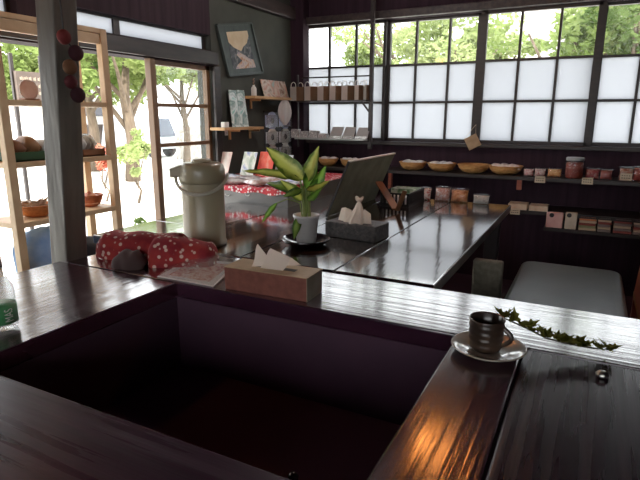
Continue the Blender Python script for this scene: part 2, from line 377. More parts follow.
# ---------------------------------------------------------------- post with hanging ornament string
def post():
    zt=CZ; dz=(zt-Z)
    # rustic post leans a little toward the doors
    lo=Vector((-1.575,1.10,0)); 
    bx,by=-1.592,1.125
    tx,ty=-1.592,1.125
    s=.082
    # bottom centre at table height and lean per metre
    cx,cy=-1.547,1.142; lx,ly=.086,0
    def cen(z): return Vector((cx+lx*(z-Z), cy+ly*(z-Z), z))
    q=lambda z:[cen(z)+Vector(v) for v in ((-s/2,-s/2,0),(s/2,-s/2,0),(s/2,s/2,0),(-s/2,s/2,0))]
    o=MB().hexa(q(0),q(CZ)).build('wooden_post','post',bevel=.005)
    tag(o,'weathered square wooden post rising from the left end of the hearth table','post')
    return cen,s
cen,ps=post()
OR=thing('hanging_ornament','string of small round red and brown felt balls hanging on the wooden post','ornament',(-1.52,1.1,1.1))
ob=[mat('felt_red',(.17,.02,.02),.8),mat('felt_wine',(.045,.006,.012),.8),mat('felt_tan',(.16,.07,.03),.8),mat('felt_crimson',(.09,.01,.014),.8),mat('felt_maroon',(.04,.006,.012),.8)]
pts=[]
for (px,py,r),mm in zip(((64,37,.022),(76,53,.024),(70,67,.023),(71,82,.021),(78,95,.024)),ob):
    zz=P(px,py,'x',-1.53).z; xx=cen(zz).x+ps/2+r
    c=P(px,py,'x',xx); pts.append(c)
    MB().ball(c,r,16,10,(.8,1,1)).build('ball',mm,OR,smooth=True)
MB().tube([pts[0]+Vector((0,0,.3))]+pts,.0025,6).build('cord','blackm',OR)
# ---------------------------------------------------------------- pine shelf unit by the doors
SU=thing('pine_shelf_unit','open pale pine shelf unit standing against the glass doors behind the post','shelf',(-1.98,1.4,0))
sx1,sx0=-1.885,-2.06; sy0,sy1=1.19,1.655
for x in (sx0,sx1):
    for y in (sy0,sy1): MB().box(x-.016,x+.016,y-.016,y+.016,0,1.52).build('upright','pine',SU,bevel=.002)
shz=[]
for z in (.50,.775,1.0,1.225,1.522):
    MB().box(sx0-.0135,sx1+.0135,sy0-.0135,sy1+.0135,z-.02,z).build('shelf_board' if z<1.5 else 'top_board','pine',SU,bevel=.002); shz.append(z)
for z in (1.48,):
    MB().box(sx1-.012,sx1+.011,sy0+.016,sy1-.016,z-.02,z+.02).build('rail','pine',SU,bevel=.002)
def mound(mb, c, rx, ry, h, n=14, seed=1, rough=.25):
    rnd=random.Random(seed); o=len(mb.v); c=Vector(c)
    prof=[(1,0),(.93,.35),(.75,.68),(.45,.9),(.001,1)]
    mb.lathe(c,[(p[0],p[1]*h) for p in prof],n)
    for i in range(o,len(mb.v)):
        d=mb.v[i]-c; j=1+rnd.uniform(-rough,rough)
        mb.v[i]=c+Vector((d.x*rx*(1+rnd.uniform(-.06,.06)),d.y*ry*(1+rnd.uniform(-.06,.06)),d.z*j))
    return mb
# things on the pine unit
c=P(30,104,'x',-1.97); c=Vector((-1.97,c.y,1.2255))
D=thing('standing_plate','round pinkish plate standing upright on the upper pine shelf','plate',c)
q=Matrix.Rotation(PI/2,3,'Y')
cc=c+Vector((0,0,.041)); MB().lathe(cc,[(.0001,-.002),(.032,-.002),(.038,.003),(.038,.006),(.031,.002),(.0001,.002)],28,rot=q).build('plate',mat('pink_plate',(.62,.33,.25),.5,col2=(.78,.6,.5),scale=14),D,smooth=True)
MB().box(c.x-.02,c.x+.02,c.y-.03,c.y+.03,c.z,c.z+.008).build('stand','brown',D)
gcrate=mat('green_tray',(.03,.09,.035),.5); bluev=mat('blue_silver_wrap',(.35,.38,.4),.35,col2=(.75,.75,.75),scale=18)
# green tray with brown bags, left bay of middle shelf
c=Vector((-1.965,1.31,1.0005))
D=thing('green_tray','green tray of brown parcels on the second pine shelf, left of the post','tray',c)
b=MB(); b.box(c.x-.07,c.x+.07,c.y-.10,c.y+.11,c.z,c.z+.006); b.box(c.x+.064,c.x+.07,c.y-.10,c.y+.11,c.z,c.z+.035); b.box(c.x-.07,c.x-.064,c.y-.10,c.y+.11,c.z,c.z+.035); b.box(c.x-.07,c.x+.07,c.y-.10,c.y-.094,c.z,c.z+.035); b.box(c.x-.07,c.x+.07,c.y+.104,c.y+.11,c.z,c.z+.035)
b.build('tray',gcrate,D)
def parcel(name,label,cat,c,sx,sy,sz,m_,group=None,rz=0,seed=0,tilt=0):
    """soft wrapped packet: pillow shape with pinched ends"""
    mb=MB(); R=Euler((0,tilt,rz)).to_matrix(); rnd=random.Random(seed); c=Vector(c)
    nu,nv=8,8
    for sgn in (1,-1):
        def fn(u,v,sgn=sgn):
            a=(1-abs(2*u-1)**3)*(1-abs(2*v-1)**3)
            return c+R@Vector(((u-.5)*sx,(v-.5)*sy, sz/2+sgn*sz/2*a**.6*(1 if 0<u<1 and 0<v<1 else 0)))
        mb.grid(fn,nu,nv)
    return mb
for i,(dy,sz_) in enumerate(((-.055,.075),(.005,.085),(.065,.07))):
    o=parcel('','','',(c.x,c.y+dy,c.z+.007),.11,.055,sz_,None,seed=i).build('paper_parcel',mat('parcel_brown_%d'%i,((.22,.09,.04),(.30,.15,.06),(.55,.55,.55))[i],.5),smooth=True)
    tag(o,('reddish brown parcel in the green tray, leftmost one','tan parcel in the middle of the green tray','silver wrapped parcel in the green tray nearest the post')[i],'parcel','parcels in the green tray')
# tray right of post, middle shelf
c=Vector((-1.965,1.575,1.0005))
D=thing('dark_tray','dark tray holding silver packets on the second pine shelf, right of the post','tray',c)
b=MB(); b.box(c.x-.07,c.x+.07,c.y-.06,c.y+.055,c.z,c.z+.006); b.box(c.x+.064,c.x+.07,c.y-.06,c.y+.055,c.z,c.z+.03); b.box(c.x-.07,c.x-.064,c.y-.06,c.y+.055,c.z,c.z+.03)
b.box(c.x-.07,c.x+.07,c.y-.06,c.y-.054,c.z,c.z+.03); b.box(c.x-.07,c.x+.07,c.y+.049,c.y+.055,c.z,c.z+.03); b.build('tray','brown',D)
for i in range(3):
    o=parcel('','','',(c.x-.01*i,c.y-.032+.033*i,c.z+.007),.10,.03,.085,None,seed=i+5).build('silver_packet',bluev,smooth=True)
    tag(o,'small silver packet standing in the dark tray right of the post','packet','silver packets in the dark tray')
def bowl_basket(name,label,cat,c,r,h,m_='basket',group=None,rim=True,n=28,lab=None):
    c=Vector(c); t=thing(name,label,cat,c,group)
    prof=[(r*.45,0),(r*.72,h*.18),(r*.92,h*.6),(r,h),(r*.95,h),(r*.86,h*.6),(r*.66,h*.24),(r*.42,h*.1)]
    MB().lathe(c,[(.0001,0)]+prof+[(.0001,h*.1)],n).build('bowl',m_,t,smooth=True)
    ring=[c+Vector((math.cos(2*PI*i/n)*r,math.sin(2*PI*i/n)*r,h)) for i in range(n+1)]
    MB().tube(ring,.0035,6,cap=False).build('rim',m_,t,smooth=True)
    return t
orange=mat('orange_wicker',(.42,.13,.03),.6,col2=(.62,.24,.07),scale=40,bump=.6)
bowl_basket('wicker_bowl','orange wicker bowl of dried stalks on the third pine shelf, left of the post','bowl',(-1.965,1.325,.7755),.075,.045,orange)
r_=random.Random(3); mb=MB()
for i in range(26):
    a=r_.uniform(0,PI); l=r_.uniform(.03,.055); cc=Vector((-1.965+r_.uniform(-.02,.02),1.325+r_.uniform(-.03,.03),.81+r_.uniform(0,.025)))
    d=Vector((math.cos(a)*l,math.sin(a)*l,r_.uniform(-.01,.018))); mb.tube([cc-d,cc+d],.003,5)
o=mb.build('dried_stalks',mat('dried_stalks',(.28,.18,.12),.8,col2=(.6,.5,.4),scale=30)); tag(o,'tangle of dried stalks heaped in the orange wicker bowl','dried plants'); o['kind']='stuff'
redw=mat('red_wicker',(.36,.08,.03),.6,col2=(.5,.15,.06),scale=40,bump=.6)
bowl_basket('wicker_bowl','reddish wicker bowl on the third pine shelf, right of the post','bowl',(-1.965,1.585,.7755),.055,.05,redw)
mb=MB(); mound(mb,(-1.965,1.585,.79),.045,.045,.045,seed=6); o=mb.build('wrapped_sweets',mat('wrapped_red',(.55,.12,.06),.4,col2=(.8,.5,.35),scale=30),smooth=True); tag(o,'heap of wrapped red sweets in the reddish wicker bowl','sweets'); o['kind']='stuff'
# black bag with blue cloth on the lower board
def blobgrid(c,rx,ry,h,seed,nu=18,nv=18,amp=.12,ridge=3):
    c=Vector(c); rnd=random.Random(seed); ph=[rnd.uniform(0,6) for _ in range(6)]
    mb=MB()
    def fn(u,v):
        a=2*PI*u; e=v; r=math.sin(e*PI/2)**.7; z=math.cos(e*PI/2)**.6
        k=1+amp*(math.sin(ridge*a+ph[0]+3*e)+.5*math.sin(2*ridge*a+ph[1]-5*e))*r
        return c+Vector((math.cos(a)*rx*r*k, math.sin(a)*ry*r*k, h*z*(1+amp*.6*math.sin(5*a+ph[2])*math.sin(e*4+ph[3])*r)))
    mb.grid(fn,nu,nv); return mb
o=blobgrid((-1.98,1.46,.5005),.075,.18,.15,4,28,14).build('cloth_bag',mat('navy_bag',(.02,.022,.035),.6),smooth=True); tag(o,'dark navy cloth bag slumped on the lowest pine shelf under a blue cloth','bag')
o=blobgrid((-1.96,1.35,.525),.08,.145,.20,9,28,12,amp=.10,ridge=4).build('blue_cloth',mat('blue_cloth',(.2,.38,.75),.7,col2=(.5,.68,.92),scale=9),smooth=True); tag(o,'crumpled light blue cloth lying over the navy bag on the lowest pine shelf','cloth')
# ---------------------------------------------------------------- thermos pot
c=P(195,247,'z',Z); c=Vector((c.x-.0,c.y+.06,Z))
TH=thing('thermos_pot','tall beige air pot thermos with a carrying handle behind the red cloth','thermos',c)
beige=mat('beige_enamel',(.34,.30,.20),.32,col2=(.40,.35,.24),scale=4)
MB().lathe(c,[(0.001,0),(.078,0),(.081,.006),(.081,.012),(.077,.016),(.077,.225),(.079,.235)],40).build('body',beige,TH,smooth=True)
LIDT=MB().lathe(c+Vector((0,0,.232)),[(.001,0),(.081,0),(.084,.012),(.083,.045),(.078,.062),(.066,.072),(.030,.074),(.001,.074)],40).build('lid',mat('beige_lid',(.30,.26,.17),.3),TH,smooth=True)
sd=Vector((-.72,-.69,0))
s1=c+sd*.07+Vector((0,0,.275)); MB().hexa([s1+Vector(v) for v in ((-.02,.02,-.018),(.02,-.02,-.018),(.02,-.02,.024),(-.02,.02,.024))],[s1+sd*.045+Vector(v) for v in ((-.012,.012,-.022),(.012,-.012,-.022),(.012,-.012,.010),(-.012,.012,.010))]).build('spout',beige,LIDT,bevel=.004)
MB().lathe(c+Vector((0,0,.305)),[(.001,0),(.035,0),(.035,.008),(.030,.012),(.001,.012)],28).build('pump_button',beige,LIDT,smooth=True)
side=Vector((.87,.49,0)); fwd=Vector((.49,-.87,0))
pts=[]
for i in range(17):
    a=PI*i/16; pts.append(c+side*math.cos(a)*.094+fwd*math.sin(a)*.10+Vector((0,0,.262-math.sin(a)*.062)))
MB().tube(pts,.006,8).build('handle',mat('handle_grey',(.5,.48,.40),.3),TH,smooth=True)
# ---------------------------------------------------------------- red dotted cloth over things
def loaf(a,b,w,h,name,m_,label,cat,seed=1,ends=.35,amp=.06,ww=None,parent=None):
    a=Vector(a); b=Vector(b); d=b-a; x=d.normalized(); y=Vector((-x.y,x.x,0)); rnd=random.Random(seed); ph=[rnd.uniform(0,6) for _ in range(5)]
    mb=MB()
    def fn(u,v):
        e=min(u,1-u)*2; s=min(1,(e/ends))**.5 if e<ends else 1
        ang=PI*v
        k=1+amp*math.sin(9*u+ph[0]+4*v)+amp*.7*math.sin(17*u+ph[1]-6*v)
        yy=math.cos(ang); zz=math.sin(ang)
        yy=math.copysign(abs(yy)**.75,yy); zz=abs(zz)**.7
        return a+d*u+y*yy*w/2*(.35+.65*s)*k+Vector((0,0,max(.0,zz*h*(.25+.75*s)*k*(1+.12*math.sin(5*u+ph[2])))))
    mb.grid(fn,32,14); return mb.build(name,m_,parent,smooth=True) if not label else tag(mb.build(name,m_,parent,smooth=True),label,cat)
a=P(92,257,'z',Z)
RC=thing('red_cloth_bundle','red cloth with white flower dots draped over a long bundle beside the thermos','cloth',(a.x+.2,a.y+.03,Z))
loaf((-1.50,1.235,Z+.0005),(-1.15,1.315,Z+.0005),.15,.085,'cloth_drape','redcloth',None,None,seed=3,parent=RC,ends=.3)
loaf((-1.25,1.215,Z+.0005),(-1.05,1.315,Z+.0005),.125,.082,'cloth_end','redcloth',None,None,seed=8,parent=RC,ends=.22,amp=.04)
loaf((-1.325,1.135,Z+.0005),(-1.215,1.165,Z+.0005),.075,.05,'dark_lining',mat('dark_brown_cloth',(.06,.032,.03),.85),None,None,seed=5,parent=RC,ends=.6)
# ---------------------------------------------------------------- menu sheet with clear curled cover
q=[P(x,y,'z',Z+.0015) for x,y in ((157,277),(213,287),(240,263),(190,259))]
SH=thing('menu_sheet','white laminated sheet with pink print under a curled clear film beside the tissue box','sheet',(sum(p.x for p in q)/4,sum(p.y for p in q)/4,Z))
WS=MB().slab(q,(0,0,.001)).build('white_sheet','white',SH)
cq=sum(q,Vector())/4
MB().slab([cq+(p-cq)*.74+Vector((0,0,.0012)) for p in q],(0,0,.0006)).build('printed_area',patch_mat('pink_print',[(.30,.05,.05),(.6,.25,.2),(.75,.6,.5),(.5,.12,.12)],60),WS)
def fn(u,v):
    p0=q[0].lerp(q[1],u); p1=q[3].lerp(q[2],u); p=p0.lerp(p1,v)
    return p+Vector((0,0,.004+.030*math.sin(PI*(.08+.5*v))**2*(.35+.65*(1-abs(2*u-1)**2))))
MB().grid(fn,10,10).build('clear_film','film',SH,smooth=True)
# ---------------------------------------------------------------- tissues and tissue boxes
def sheet_fold(mb,c,pts,seed=0,amp=.002):
    """folded tissue: fan of creased triangles from list of ridge points"""
    c=Vector(c); pts=[c+Vector(p) for p in pts]
    return mb
def peak(mb,c,w,d,h,lean=(0,0),seed=0,rz=0,n=9,flat=.25):
    """a pulled-up tissue: open curved fan with pleats"""
    rnd=random.Random(seed); c=Vector(c); R=Matrix.Rotation(rz,3,'Z')
    def fn(u,v):
        x=(u-.5)*w*(1-v*.86); y=d*(.5-abs(u-.5))*(1-v)*1.2+.012*math.sin(u*PI*4+seed)*(1-v*.6)*(d/.05)
        z=h*v*(1-.25*abs(2*u-1)*(1-v))
        return c+R@Vector((x+lean[0]*v,y+lean[1]*v*v,z))
    mb.grid(fn,n*2,8)
# wood-look tissue box on the hearth rim
A,B,Cc=Vector((-.867,1.112,Z)),Vector((-.612,1.122,Z)),None
ux=(B-A).normalized(); uy=Vector((-ux.y,ux.x,0))
L_,W_,H_=.255,.092,.066
TB=thing('tissue_box','red brown tissue box with tan top on the rim of the hearth','tissue box',tuple(A+ux*L_/2+uy*W_/2))
def slabbox(o,x0,x1,y0,y1,z0,z1): 
    return [o+ux*x+uy*y+Vector((0,0,z)) for x,y,z in ((x0,y0,z0),(x1,y0,z0),(x1,y1,z0),(x0,y1,z0))],[o+ux*x+uy*y+Vector((0,0,z)) for x,y,z in ((x0,y0,z1),(x1,y0,z1),(x1,y1,z1),(x0,y1,z1))]
rb=mat('tissue_box_front',(.17,.05,.035),.6,col2=(.23,.075,.05),scale=50); tb=mat('tissue_box_top',(.42,.30,.17),.5,col2=(.50,.36,.21),scale=30); sb=mat('tissue_box_side',(.24,.20,.14),.6,col2=(.30,.26,.19),scale=20)
mb=MB(); mb.hexa(*slabbox(A,0,L_-.002,0,W_,.0005,H_-.002)); mb.build('box_body',rb,TB,bevel=.001)
mb=MB(); mb.hexa(*slabbox(A,L_-.002,L_,0,W_,.0005,H_-.002)); mb.build('end_panel',sb,TB)
mb=MB(); mb.hexa(*slabbox(A,-.001,L_+.001,-.001,W_+.001,H_-.002,H_)); TPN=mb.build('top_panel',tb,TB)
mb=MB(); mb.hexa(*slabbox(A,.075,.20,W_/2-.010,W_/2+.010,H_-.0015,H_+.0006)); mb.build('slot','blackm',TPN)
mb=MB(); o1=A+ux*.100+uy*.05+Vector((0,0,H_)); o2=A+ux*.150+uy*.045+Vector((0,0,H_))
def tri_sheet(mb,pts,th=.0006):
    mb.add([Vector(p) for p in pts],[tuple(range(len(pts)))])
def W(o,x,y,z): return o+ux*x+uy*y+Vector((0,0,z))
o=A
def fold(mb,o,pts):
    # pts: base line (x,y) x2, ridge line (x,y,h) x2 ; curved pleated sheet
    (a0,a1,r0,r1,b0,b1)=[W(o,*p) for p in pts]
    def fn(u,v):
        if v<.5: k=v*2; p=a0.lerp(r0,k).lerp(a1.lerp(r1,k),u)
        else: k=v*2-1; p=r0.lerp(b0,k).lerp(r1.lerp(b1,k),u)
        return p+Vector((0,0,.004*math.sin(PI*2*v)))+ux*.003*math.sin(v*11)
    mb.grid(fn,8,12)
fold(mb,o,[(.070,.030,H_),(.122,.046,H_+.004),(.082,.048,H_+.062),(.120,.050,H_+.020),(.085,.066,H_),(.120,.060,H_)])
mb.build('tissue','tissue',TB,smooth=False,fix=False); mb=MB()
fold(mb,o,[(.100,.026,H_+.001),(.168,.030,H_+.001),(.124,.046,H_+.054),(.190,.046,H_+.034),(.130,.068,H_),(.215,.058,H_+.014)])
mb.build('tissue','tissue',TB,fix=False)
# ---------------------------------------------------------------- potted plant
c=P(305,245,'z',Z); c=Vector((c.x,c.y+.01,Z))
SC=tag(MB().lathe(c,[(.001,0),(.055,0),(.085,.014),(.092,.026),(.089,.027),(.080,.018),(.050,.006),(.001,.006)],40).build('plant_saucer','black',smooth=True),'round black lacquer dish under the white plant pot','dish')
pc=c+Vector((0,0,.0065))
PL=thing('potted_plant','dumb cane plant with yellow green leaves in a white pot on the long table','plant',pc)
ceram=mat('white_pot',(.52,.50,.48),.35)
MB().lathe(pc,[(.001,0),(.032,0),(.036,.004),(.046,.098),(.049,.100),(.049,.108),(.044,.108),(.042,.09),(.001,.088)],36).build('pot',ceram,PL,smooth=True)
MB().lathe(pc+Vector((0,0,.086)),[(.001,.006),(.03,.005),(.0425,.0)],24).build('soil','soil',PL,smooth=True)
def dieff(name,edge,mid):
    mt,t,o=nt(name); L=t.links.new
    uv=N(t,'TexCoord'); sp=N(t,'SeparateXYZ'); L(uv.outputs['UV'],sp.inputs[0])
    a=N(t,'Math',operation='SUBTRACT'); L(sp.outputs['X'],a.inputs[0]); a.inputs[1].default_value=.5
    b=N(t,'Math',operation='ABSOLUTE'); L(a.outputs[0],b.inputs[0])
    n=N(t,'TexNoise'); n.inputs['Scale'].default_value=45; L(uv.outputs['Object'],n.inputs['Vector'])
    s=N(t,'Math',operation='MULTIPLY_ADD'); L(n.outputs[0],s.inputs[0]); s.inputs[1].default_value=.35; L(b.outputs[0],s.inputs[2])
    r=N(t,'ValToRGB'); r.color_ramp.elements[0].position=.34; r.color_ramp.elements[1].position=.56
    r.color_ramp.elements[0].color=(*mid,1); r.color_ramp.elements[1].color=(*edge,1); L(s.outputs[0],r.inputs[0])
    d=N(t,'BsdfPrincipled'); d.inputs['Roughness'].default_value=.35; L(r.outputs[0],d.inputs['Base Color'])
    tr=N(t,'BsdfTranslucent'); L(r.outputs[0],tr.inputs[0]); mx=N(t,'MixShader'); mx.inputs[0].default_value=.45
    L(d.outputs[0],mx.inputs[1]); L(tr.outputs[0],mx.inputs[2]); L(mx.outputs[0],o.inputs[0]); return mt
LM=dieff('variegated_leaf',(.10,.16,.02),(.52,.55,.12)); LD=dieff('green_leaf',(.05,.11,.02),(.20,.30,.05)); LG=dieff('bright_green_leaf',(.07,.17,.02),(.22,.42,.06))
top=pc+Vector((0,0,.088))
def bend(a,b,k,n=8,up=Vector((0,0,1))):
    a=Vector(a); b=Vector(b); return [a.lerp(b,i/n)+up*k*math.sin(PI*i/n) for i in range(n+1)]
def leaf(base,tip,w,arch,m_,roll=0,name='leaf',cup=.18):
    base=Vector(base); tip=Vector(tip); d=tip-base; l=d.length; x=d.normalized()
    view=(EYE-base.lerp(tip,.5)).normalized(); side=x.cross(view).normalized()
    side=Matrix.Rotation(roll,3,x)@side; nrm=side.cross(x).normalized()
    def fn(u,v):
        ww=w*math.sin(PI*min(1,v**.75))**.8*(1-.25*v) if 0<v<1 else 0
        s=(u-.5)*2
        return base+d*v+nrm*(arch*math.sin(PI*v))+side*ww*.5*s+nrm*(abs(s)*ww*cup)+nrm*.0025*math.sin(v*22+s)*abs(s)
    mb=MB(); mb.grid(fn,8,14)
    return mb.build(name,m_,PL,smooth=True,fix=False)
cy=pc.y
def Q(px,py,dy=0): return P(px,py,'y',cy+dy)
# stalks
crown=Q(303,186,0)
stems=[(pc+Vector((-.006,0,.085)),crown,.008),(pc+Vector((.010,.006,.085)),Q(309,190,.01),.006)]
mb=MB()
for a,b,r in stems: mb.tube(bend(a,b,.0),[r]*9,8)
STM=mb.build('stem',mat('plant_stem',(.22,.26,.07),.5),PL,smooth=True)
L=[ # base px, tip px, dy base, dy tip, width, arch, mat, roll
 ((304,180),(266,147),0,-.05,.082,-.012,LM,.25),
 ((300,179),(242,171),-.01,-.04,.040,.010,LM,.55),
 ((307,182),(319,146),.01,.03,.058,.004,LM,-.35),
 ((307,190),(330,180),0,-.04,.036,.006,LM,.5),
 ((307,190),(315,162),.0,.05,.062,.0,LG,.2),
 ((309,196),(326,165),.02,.06,.052,.006,LG,.3),
 ((302,194),(266,183),0,.05,.046,.010,LD,.4),
 ((303,200),(280,180),0,-.06,.050,.01,LM,.2),
 ((277,203),(262,223),-.05,-.08,.024,.006,LG,.3),
 ((302,190),(283,197),-.03,-.07,.034,.01,LD,.2),
 ((308,200),(322,188),-.02,-.05,.03,.006,LG,.2)]
mbp=MB()
for (bx,by),(tx,ty),d0,d1,wd,ar,mm,ro in L:
    b0=Q(bx,by,d0); leaf(b0,Q(tx,ty,d1),wd,ar,mm,ro)
    if by<200: mbp.tube(bend(pc+Vector((0,0,.10)),b0,.0),.003,6)
mbp.tube([pc+Vector((-.01,-.01,.09)),Q(300,203,-.01),Q(288,199,-.03),Q(277,203,-.05)],.0022,6)
mbp.build('petiole',mat('petiole',(.22,.30,.08),.5),STM,smooth=True)
# furled dark leaf low at the pot's left
leaf(Q(300,216,-.03),Q(294,240,-.056),.036,.008,LD,.2)
# ---------------------------------------------------------------- woven tissue box and tissues
a=P(325,236,'z',Z); b=P(372,243,'z',Z); ux=(b-a).normalized(); uy=Vector((-ux.y,ux.x,0)); A=a
dk=mat('woven_black_box',(.025,.022,.024),.55,col2=(.07,.06,.055),scale=70,bump=.6)
TW=thing('woven_tissue_box','black woven tissue box with tied white tissues beside the leaning board','tissue box',tuple(A+ux*.1+uy*.06))
mb=MB(); L2,W2,H2=.225,.12,.062
mb.hexa(*slabbox(A,0,L2,0,W2,.0005,H2)); mb.build('box_body',dk,TW,bevel=.003)
mb=MB(); o=A+Vector((0,0,H2))
# folded left tissue, tall draped middle one with a knot, right fold
tri_sheet(mb,[W(o,.030,.05,-.002),W(o,.040,.06,.048),W(o,.062,.055,.053),W(o,.072,.035,-.001)])
tri_sheet(mb,[W(o,.062,.055,.053),W(o,.072,.035,-.001),W(o,.092,.05,.03),W(o,.088,.06,.044)])
tri_sheet(mb,[W(o,.040,.06,.048),W(o,.062,.055,.053),W(o,.088,.06,.044),W(o,.06,.08,0)])
mb.build('tissue','tissue',TW,fix=False); mb=MB()
tri_sheet(mb,[W(o,.150,.05,.055),W(o,.130,.04,0),W(o,.185,.045,-.001),W(o,.178,.05,.04)])
tri_sheet(mb,[W(o,.150,.05,.055),W(o,.178,.05,.04),W(o,.185,.045,-.001),W(o,.165,.075,0)])
mb.build('tissue','tissue',TW,fix=False)
mb=MB(); kc=W(o,.118,.05,0); nn=40
def fnc(u,v):
    an=2*PI*u; r=(.040*(1-v)**1.3+.007)*(1+.22*math.sin(7*an+1)*(1-v))
    return kc+ux*(r*math.cos(an)+.010*v)+uy*r*math.sin(an)*.8+Vector((0,0,.088*v))
mb.grid(fnc,nn,10); 
kt=kc+ux*.010+Vector((0,0,.088))
for sgn in (-1,1):
    pts=[kt+ux*sgn*.012*math.sin(t*.9)*1.3+uy*.004*math.cos(t)+Vector((0,0,.012*math.sin(t*1.2))) for t in [i*.35 for i in range(9)]]
    mb.tube(pts,[.006,.006,.0055,.005,.005,.0045,.004,.004,.003],8)
mb.ball(kt,.010,12,8)
mb.build('knotted_tissue','tissue',TW,smooth=True,fix=False)
# ---------------------------------------------------------------- board on easel seen from behind
BLp=Vector((-1.087,2.20,Z+.001)); TLp=Vector((-.975,2.20,.966))
yr=P(395,154,'x',-.975).y
BRp=Vector((-1.087,yr,Z+.001)); TRp=Vector((-.975,yr,.966))
EA=thing('tilted_board','grey green board leaning over on a brown wooden prop on the long table','board',tuple(BLp.lerp(BRp,.5)))
n=Vector((-.008,0,.0034))
MB().slab([BLp,BRp,TRp,TLp],n).build('panel',mat('board_back',(.27,.26,.17),.6,col2=(.36,.34,.23),scale=12,bump=.1),EA)
MB().bar(TLp+n*.5,TRp+n*.5,.014,.008).build('top_edge',mat('white_edge',(.8,.78,.72),.6),EA)
MB().bar(BLp+n*.5+Vector((0,-.004,0)),TLp+n*.5+Vector((0,-.004,0)),.010,.008).build('side_edge','blackm',EA)
def onboard(px,py):
    best=None
    for k in range(200):
        x=-1.087+.112*k/199; p=P(px,py,'x',x); zz=Z+(x+1.087)/.112*.266
        if best is None or abs(p.z-zz)<best[0]: best=(abs(p.z-zz),p)
    return best[1]
h0=onboard(377,181)+Vector((.010,0,-.004)); h1=P(396,209,'z',Z+.018)
PR=MB().bar(h0,h1,.040,.007,up=(.2,-.3,1)).build('prop_leg','brown',EA,bevel=.001)
h2=P(405,191,'y',h1.y+.01)
MB().bar(h1+Vector((.006,0,-.008)),h2,.03,.007,up=(1,-.4,0)).build('prop_foot','brown',PR,bevel=.001)
# ---------------------------------------------------------------- crate and snack bags at the table's far end
c0=Vector((-.985,2.62,Z+.0005))
CR=thing('slatted_crate','black slatted crate holding leaflets at the far end of the long table','crate',(c0.x+.08,c0.y+.14,Z))
mb=MB(); x0,x1,y0,y1,h=c0.x,c0.x+.165,c0.y,c0.y+.28,.075
mb.box(x0,x1,y0,y1,Z+.0005,Z+.008)
for z0 in (.008,.066): 
    mb.box(x0,x1,y0,y0+.006,Z+z0,Z+z0+.009); mb.box(x0,x1,y1-.006,y1,Z+z0,Z+z0+.009); mb.box(x0,x0+.006,y0,y1,Z+z0,Z+z0+.009); mb.box(x1-.006,x1,y0,y1,Z+z0,Z+z0+.009)
for i in range(13):
    y=y0+.008+i*(y1-y0-.022)/12
    mb.box(x1-.005,x1,y,y+.010,Z+.008,Z+.07); mb.box(x0,x0+.005,y,y+.010,Z+.008,Z+.07)
for i in range(8):
    x=x0+.006+i*(x1-x0-.02)/7
    mb.box(x,x+.010,y0,y0+.005,Z+.008,Z+.07); mb.box(x,x+.010,y1-.005,y1,Z+.008,Z+.07)
mb.build('crate_body','blackm',CR)
greenp=patch_mat('green_leaflet',[(.08,.16,.08),(.2,.3,.16),(.6,.62,.5)],30)
tag(MB().box(x0+.01,x1-.01,y0+.15,y1-.02,Z+.009,Z+.078).build('leaflet_stack',greenp,bevel=.002),'stack of green leaflets filling the far half of the black crate','leaflets')
tag(MB().box(x0+.02,x1-.02,y0+.02,y0+.13,Z+.009,Z+.055).build('leaflet_stack','white',bevel=.002),'stack of white leaflets in the near half of the black crate','leaflets')
def snack(c,w,h,m_,label,group='snack bags at the far end of the long table',lean=.2,rz=0,d=.03):
    c=Vector(c); R=Euler((-lean,0,rz)).to_matrix()
    t=thing('snack_bag',label,'bag',c,group)
    mb=MB()
    for sgn in (1,-1):
        def fn(u,v,sgn=sgn):
            a=(1-abs(2*u-1)**2.5)*math.sin(PI*min(1,v*1.0))**.6 if 0<v<1 else 0
            return c+R@Vector(((u-.5)*w*(1-.06*math.sin(PI*v)), sgn*d/2*a, v*h*.86+.001))
        mb.grid(fn,10,10)
    mb.build('contents',m_,t,smooth=True)
    mb=MB()
    for sgn in (1,-1):
        def fn(u,v,sgn=sgn):
            a=(1-abs(2*u-1)**2.5)*math.sin(PI*v)**.6 if 0<v<1 else 0
            return c+R@Vector(((u-.5)*w*1.06, sgn*(d/2+.003)*a, v*h+.0005))
        mb.grid(fn,10,10)
    mb.build('clear_wrapper','plastic',t,smooth=True)
sn=[patch_mat('snack_mix_red',[(.5,.03,.02),(.75,.68,.62),(.6,.06,.04)],60),patch_mat('snack_pale_pink',[(.7,.6,.58),(.5,.2,.15),(.75,.72,.7)],40),patch_mat('snack_orange',[(.35,.10,.02),(.65,.24,.07),(.75,.42,.2)],60),patch_mat('snack_grey',[(.5,.5,.46),(.65,.65,.6),(.3,.28,.25)],40)]
for (px,w_,h_),mm,la in zip(((424,.075,.075),(442,.085,.085),(459,.095,.08),(481,.085,.055)),sn,
   ('clear bag of red and white sweets beside the black crate','clear bag of pale pink crackers left of the orange snack bag','clear bag of orange brown snacks at the table end','clear bag of greyish snacks nearest the right corner of the long table')):
    p=P(px,200,'y',2.93); snack((p.x,2.93,Z+.0005),w_,h_,mm,la)
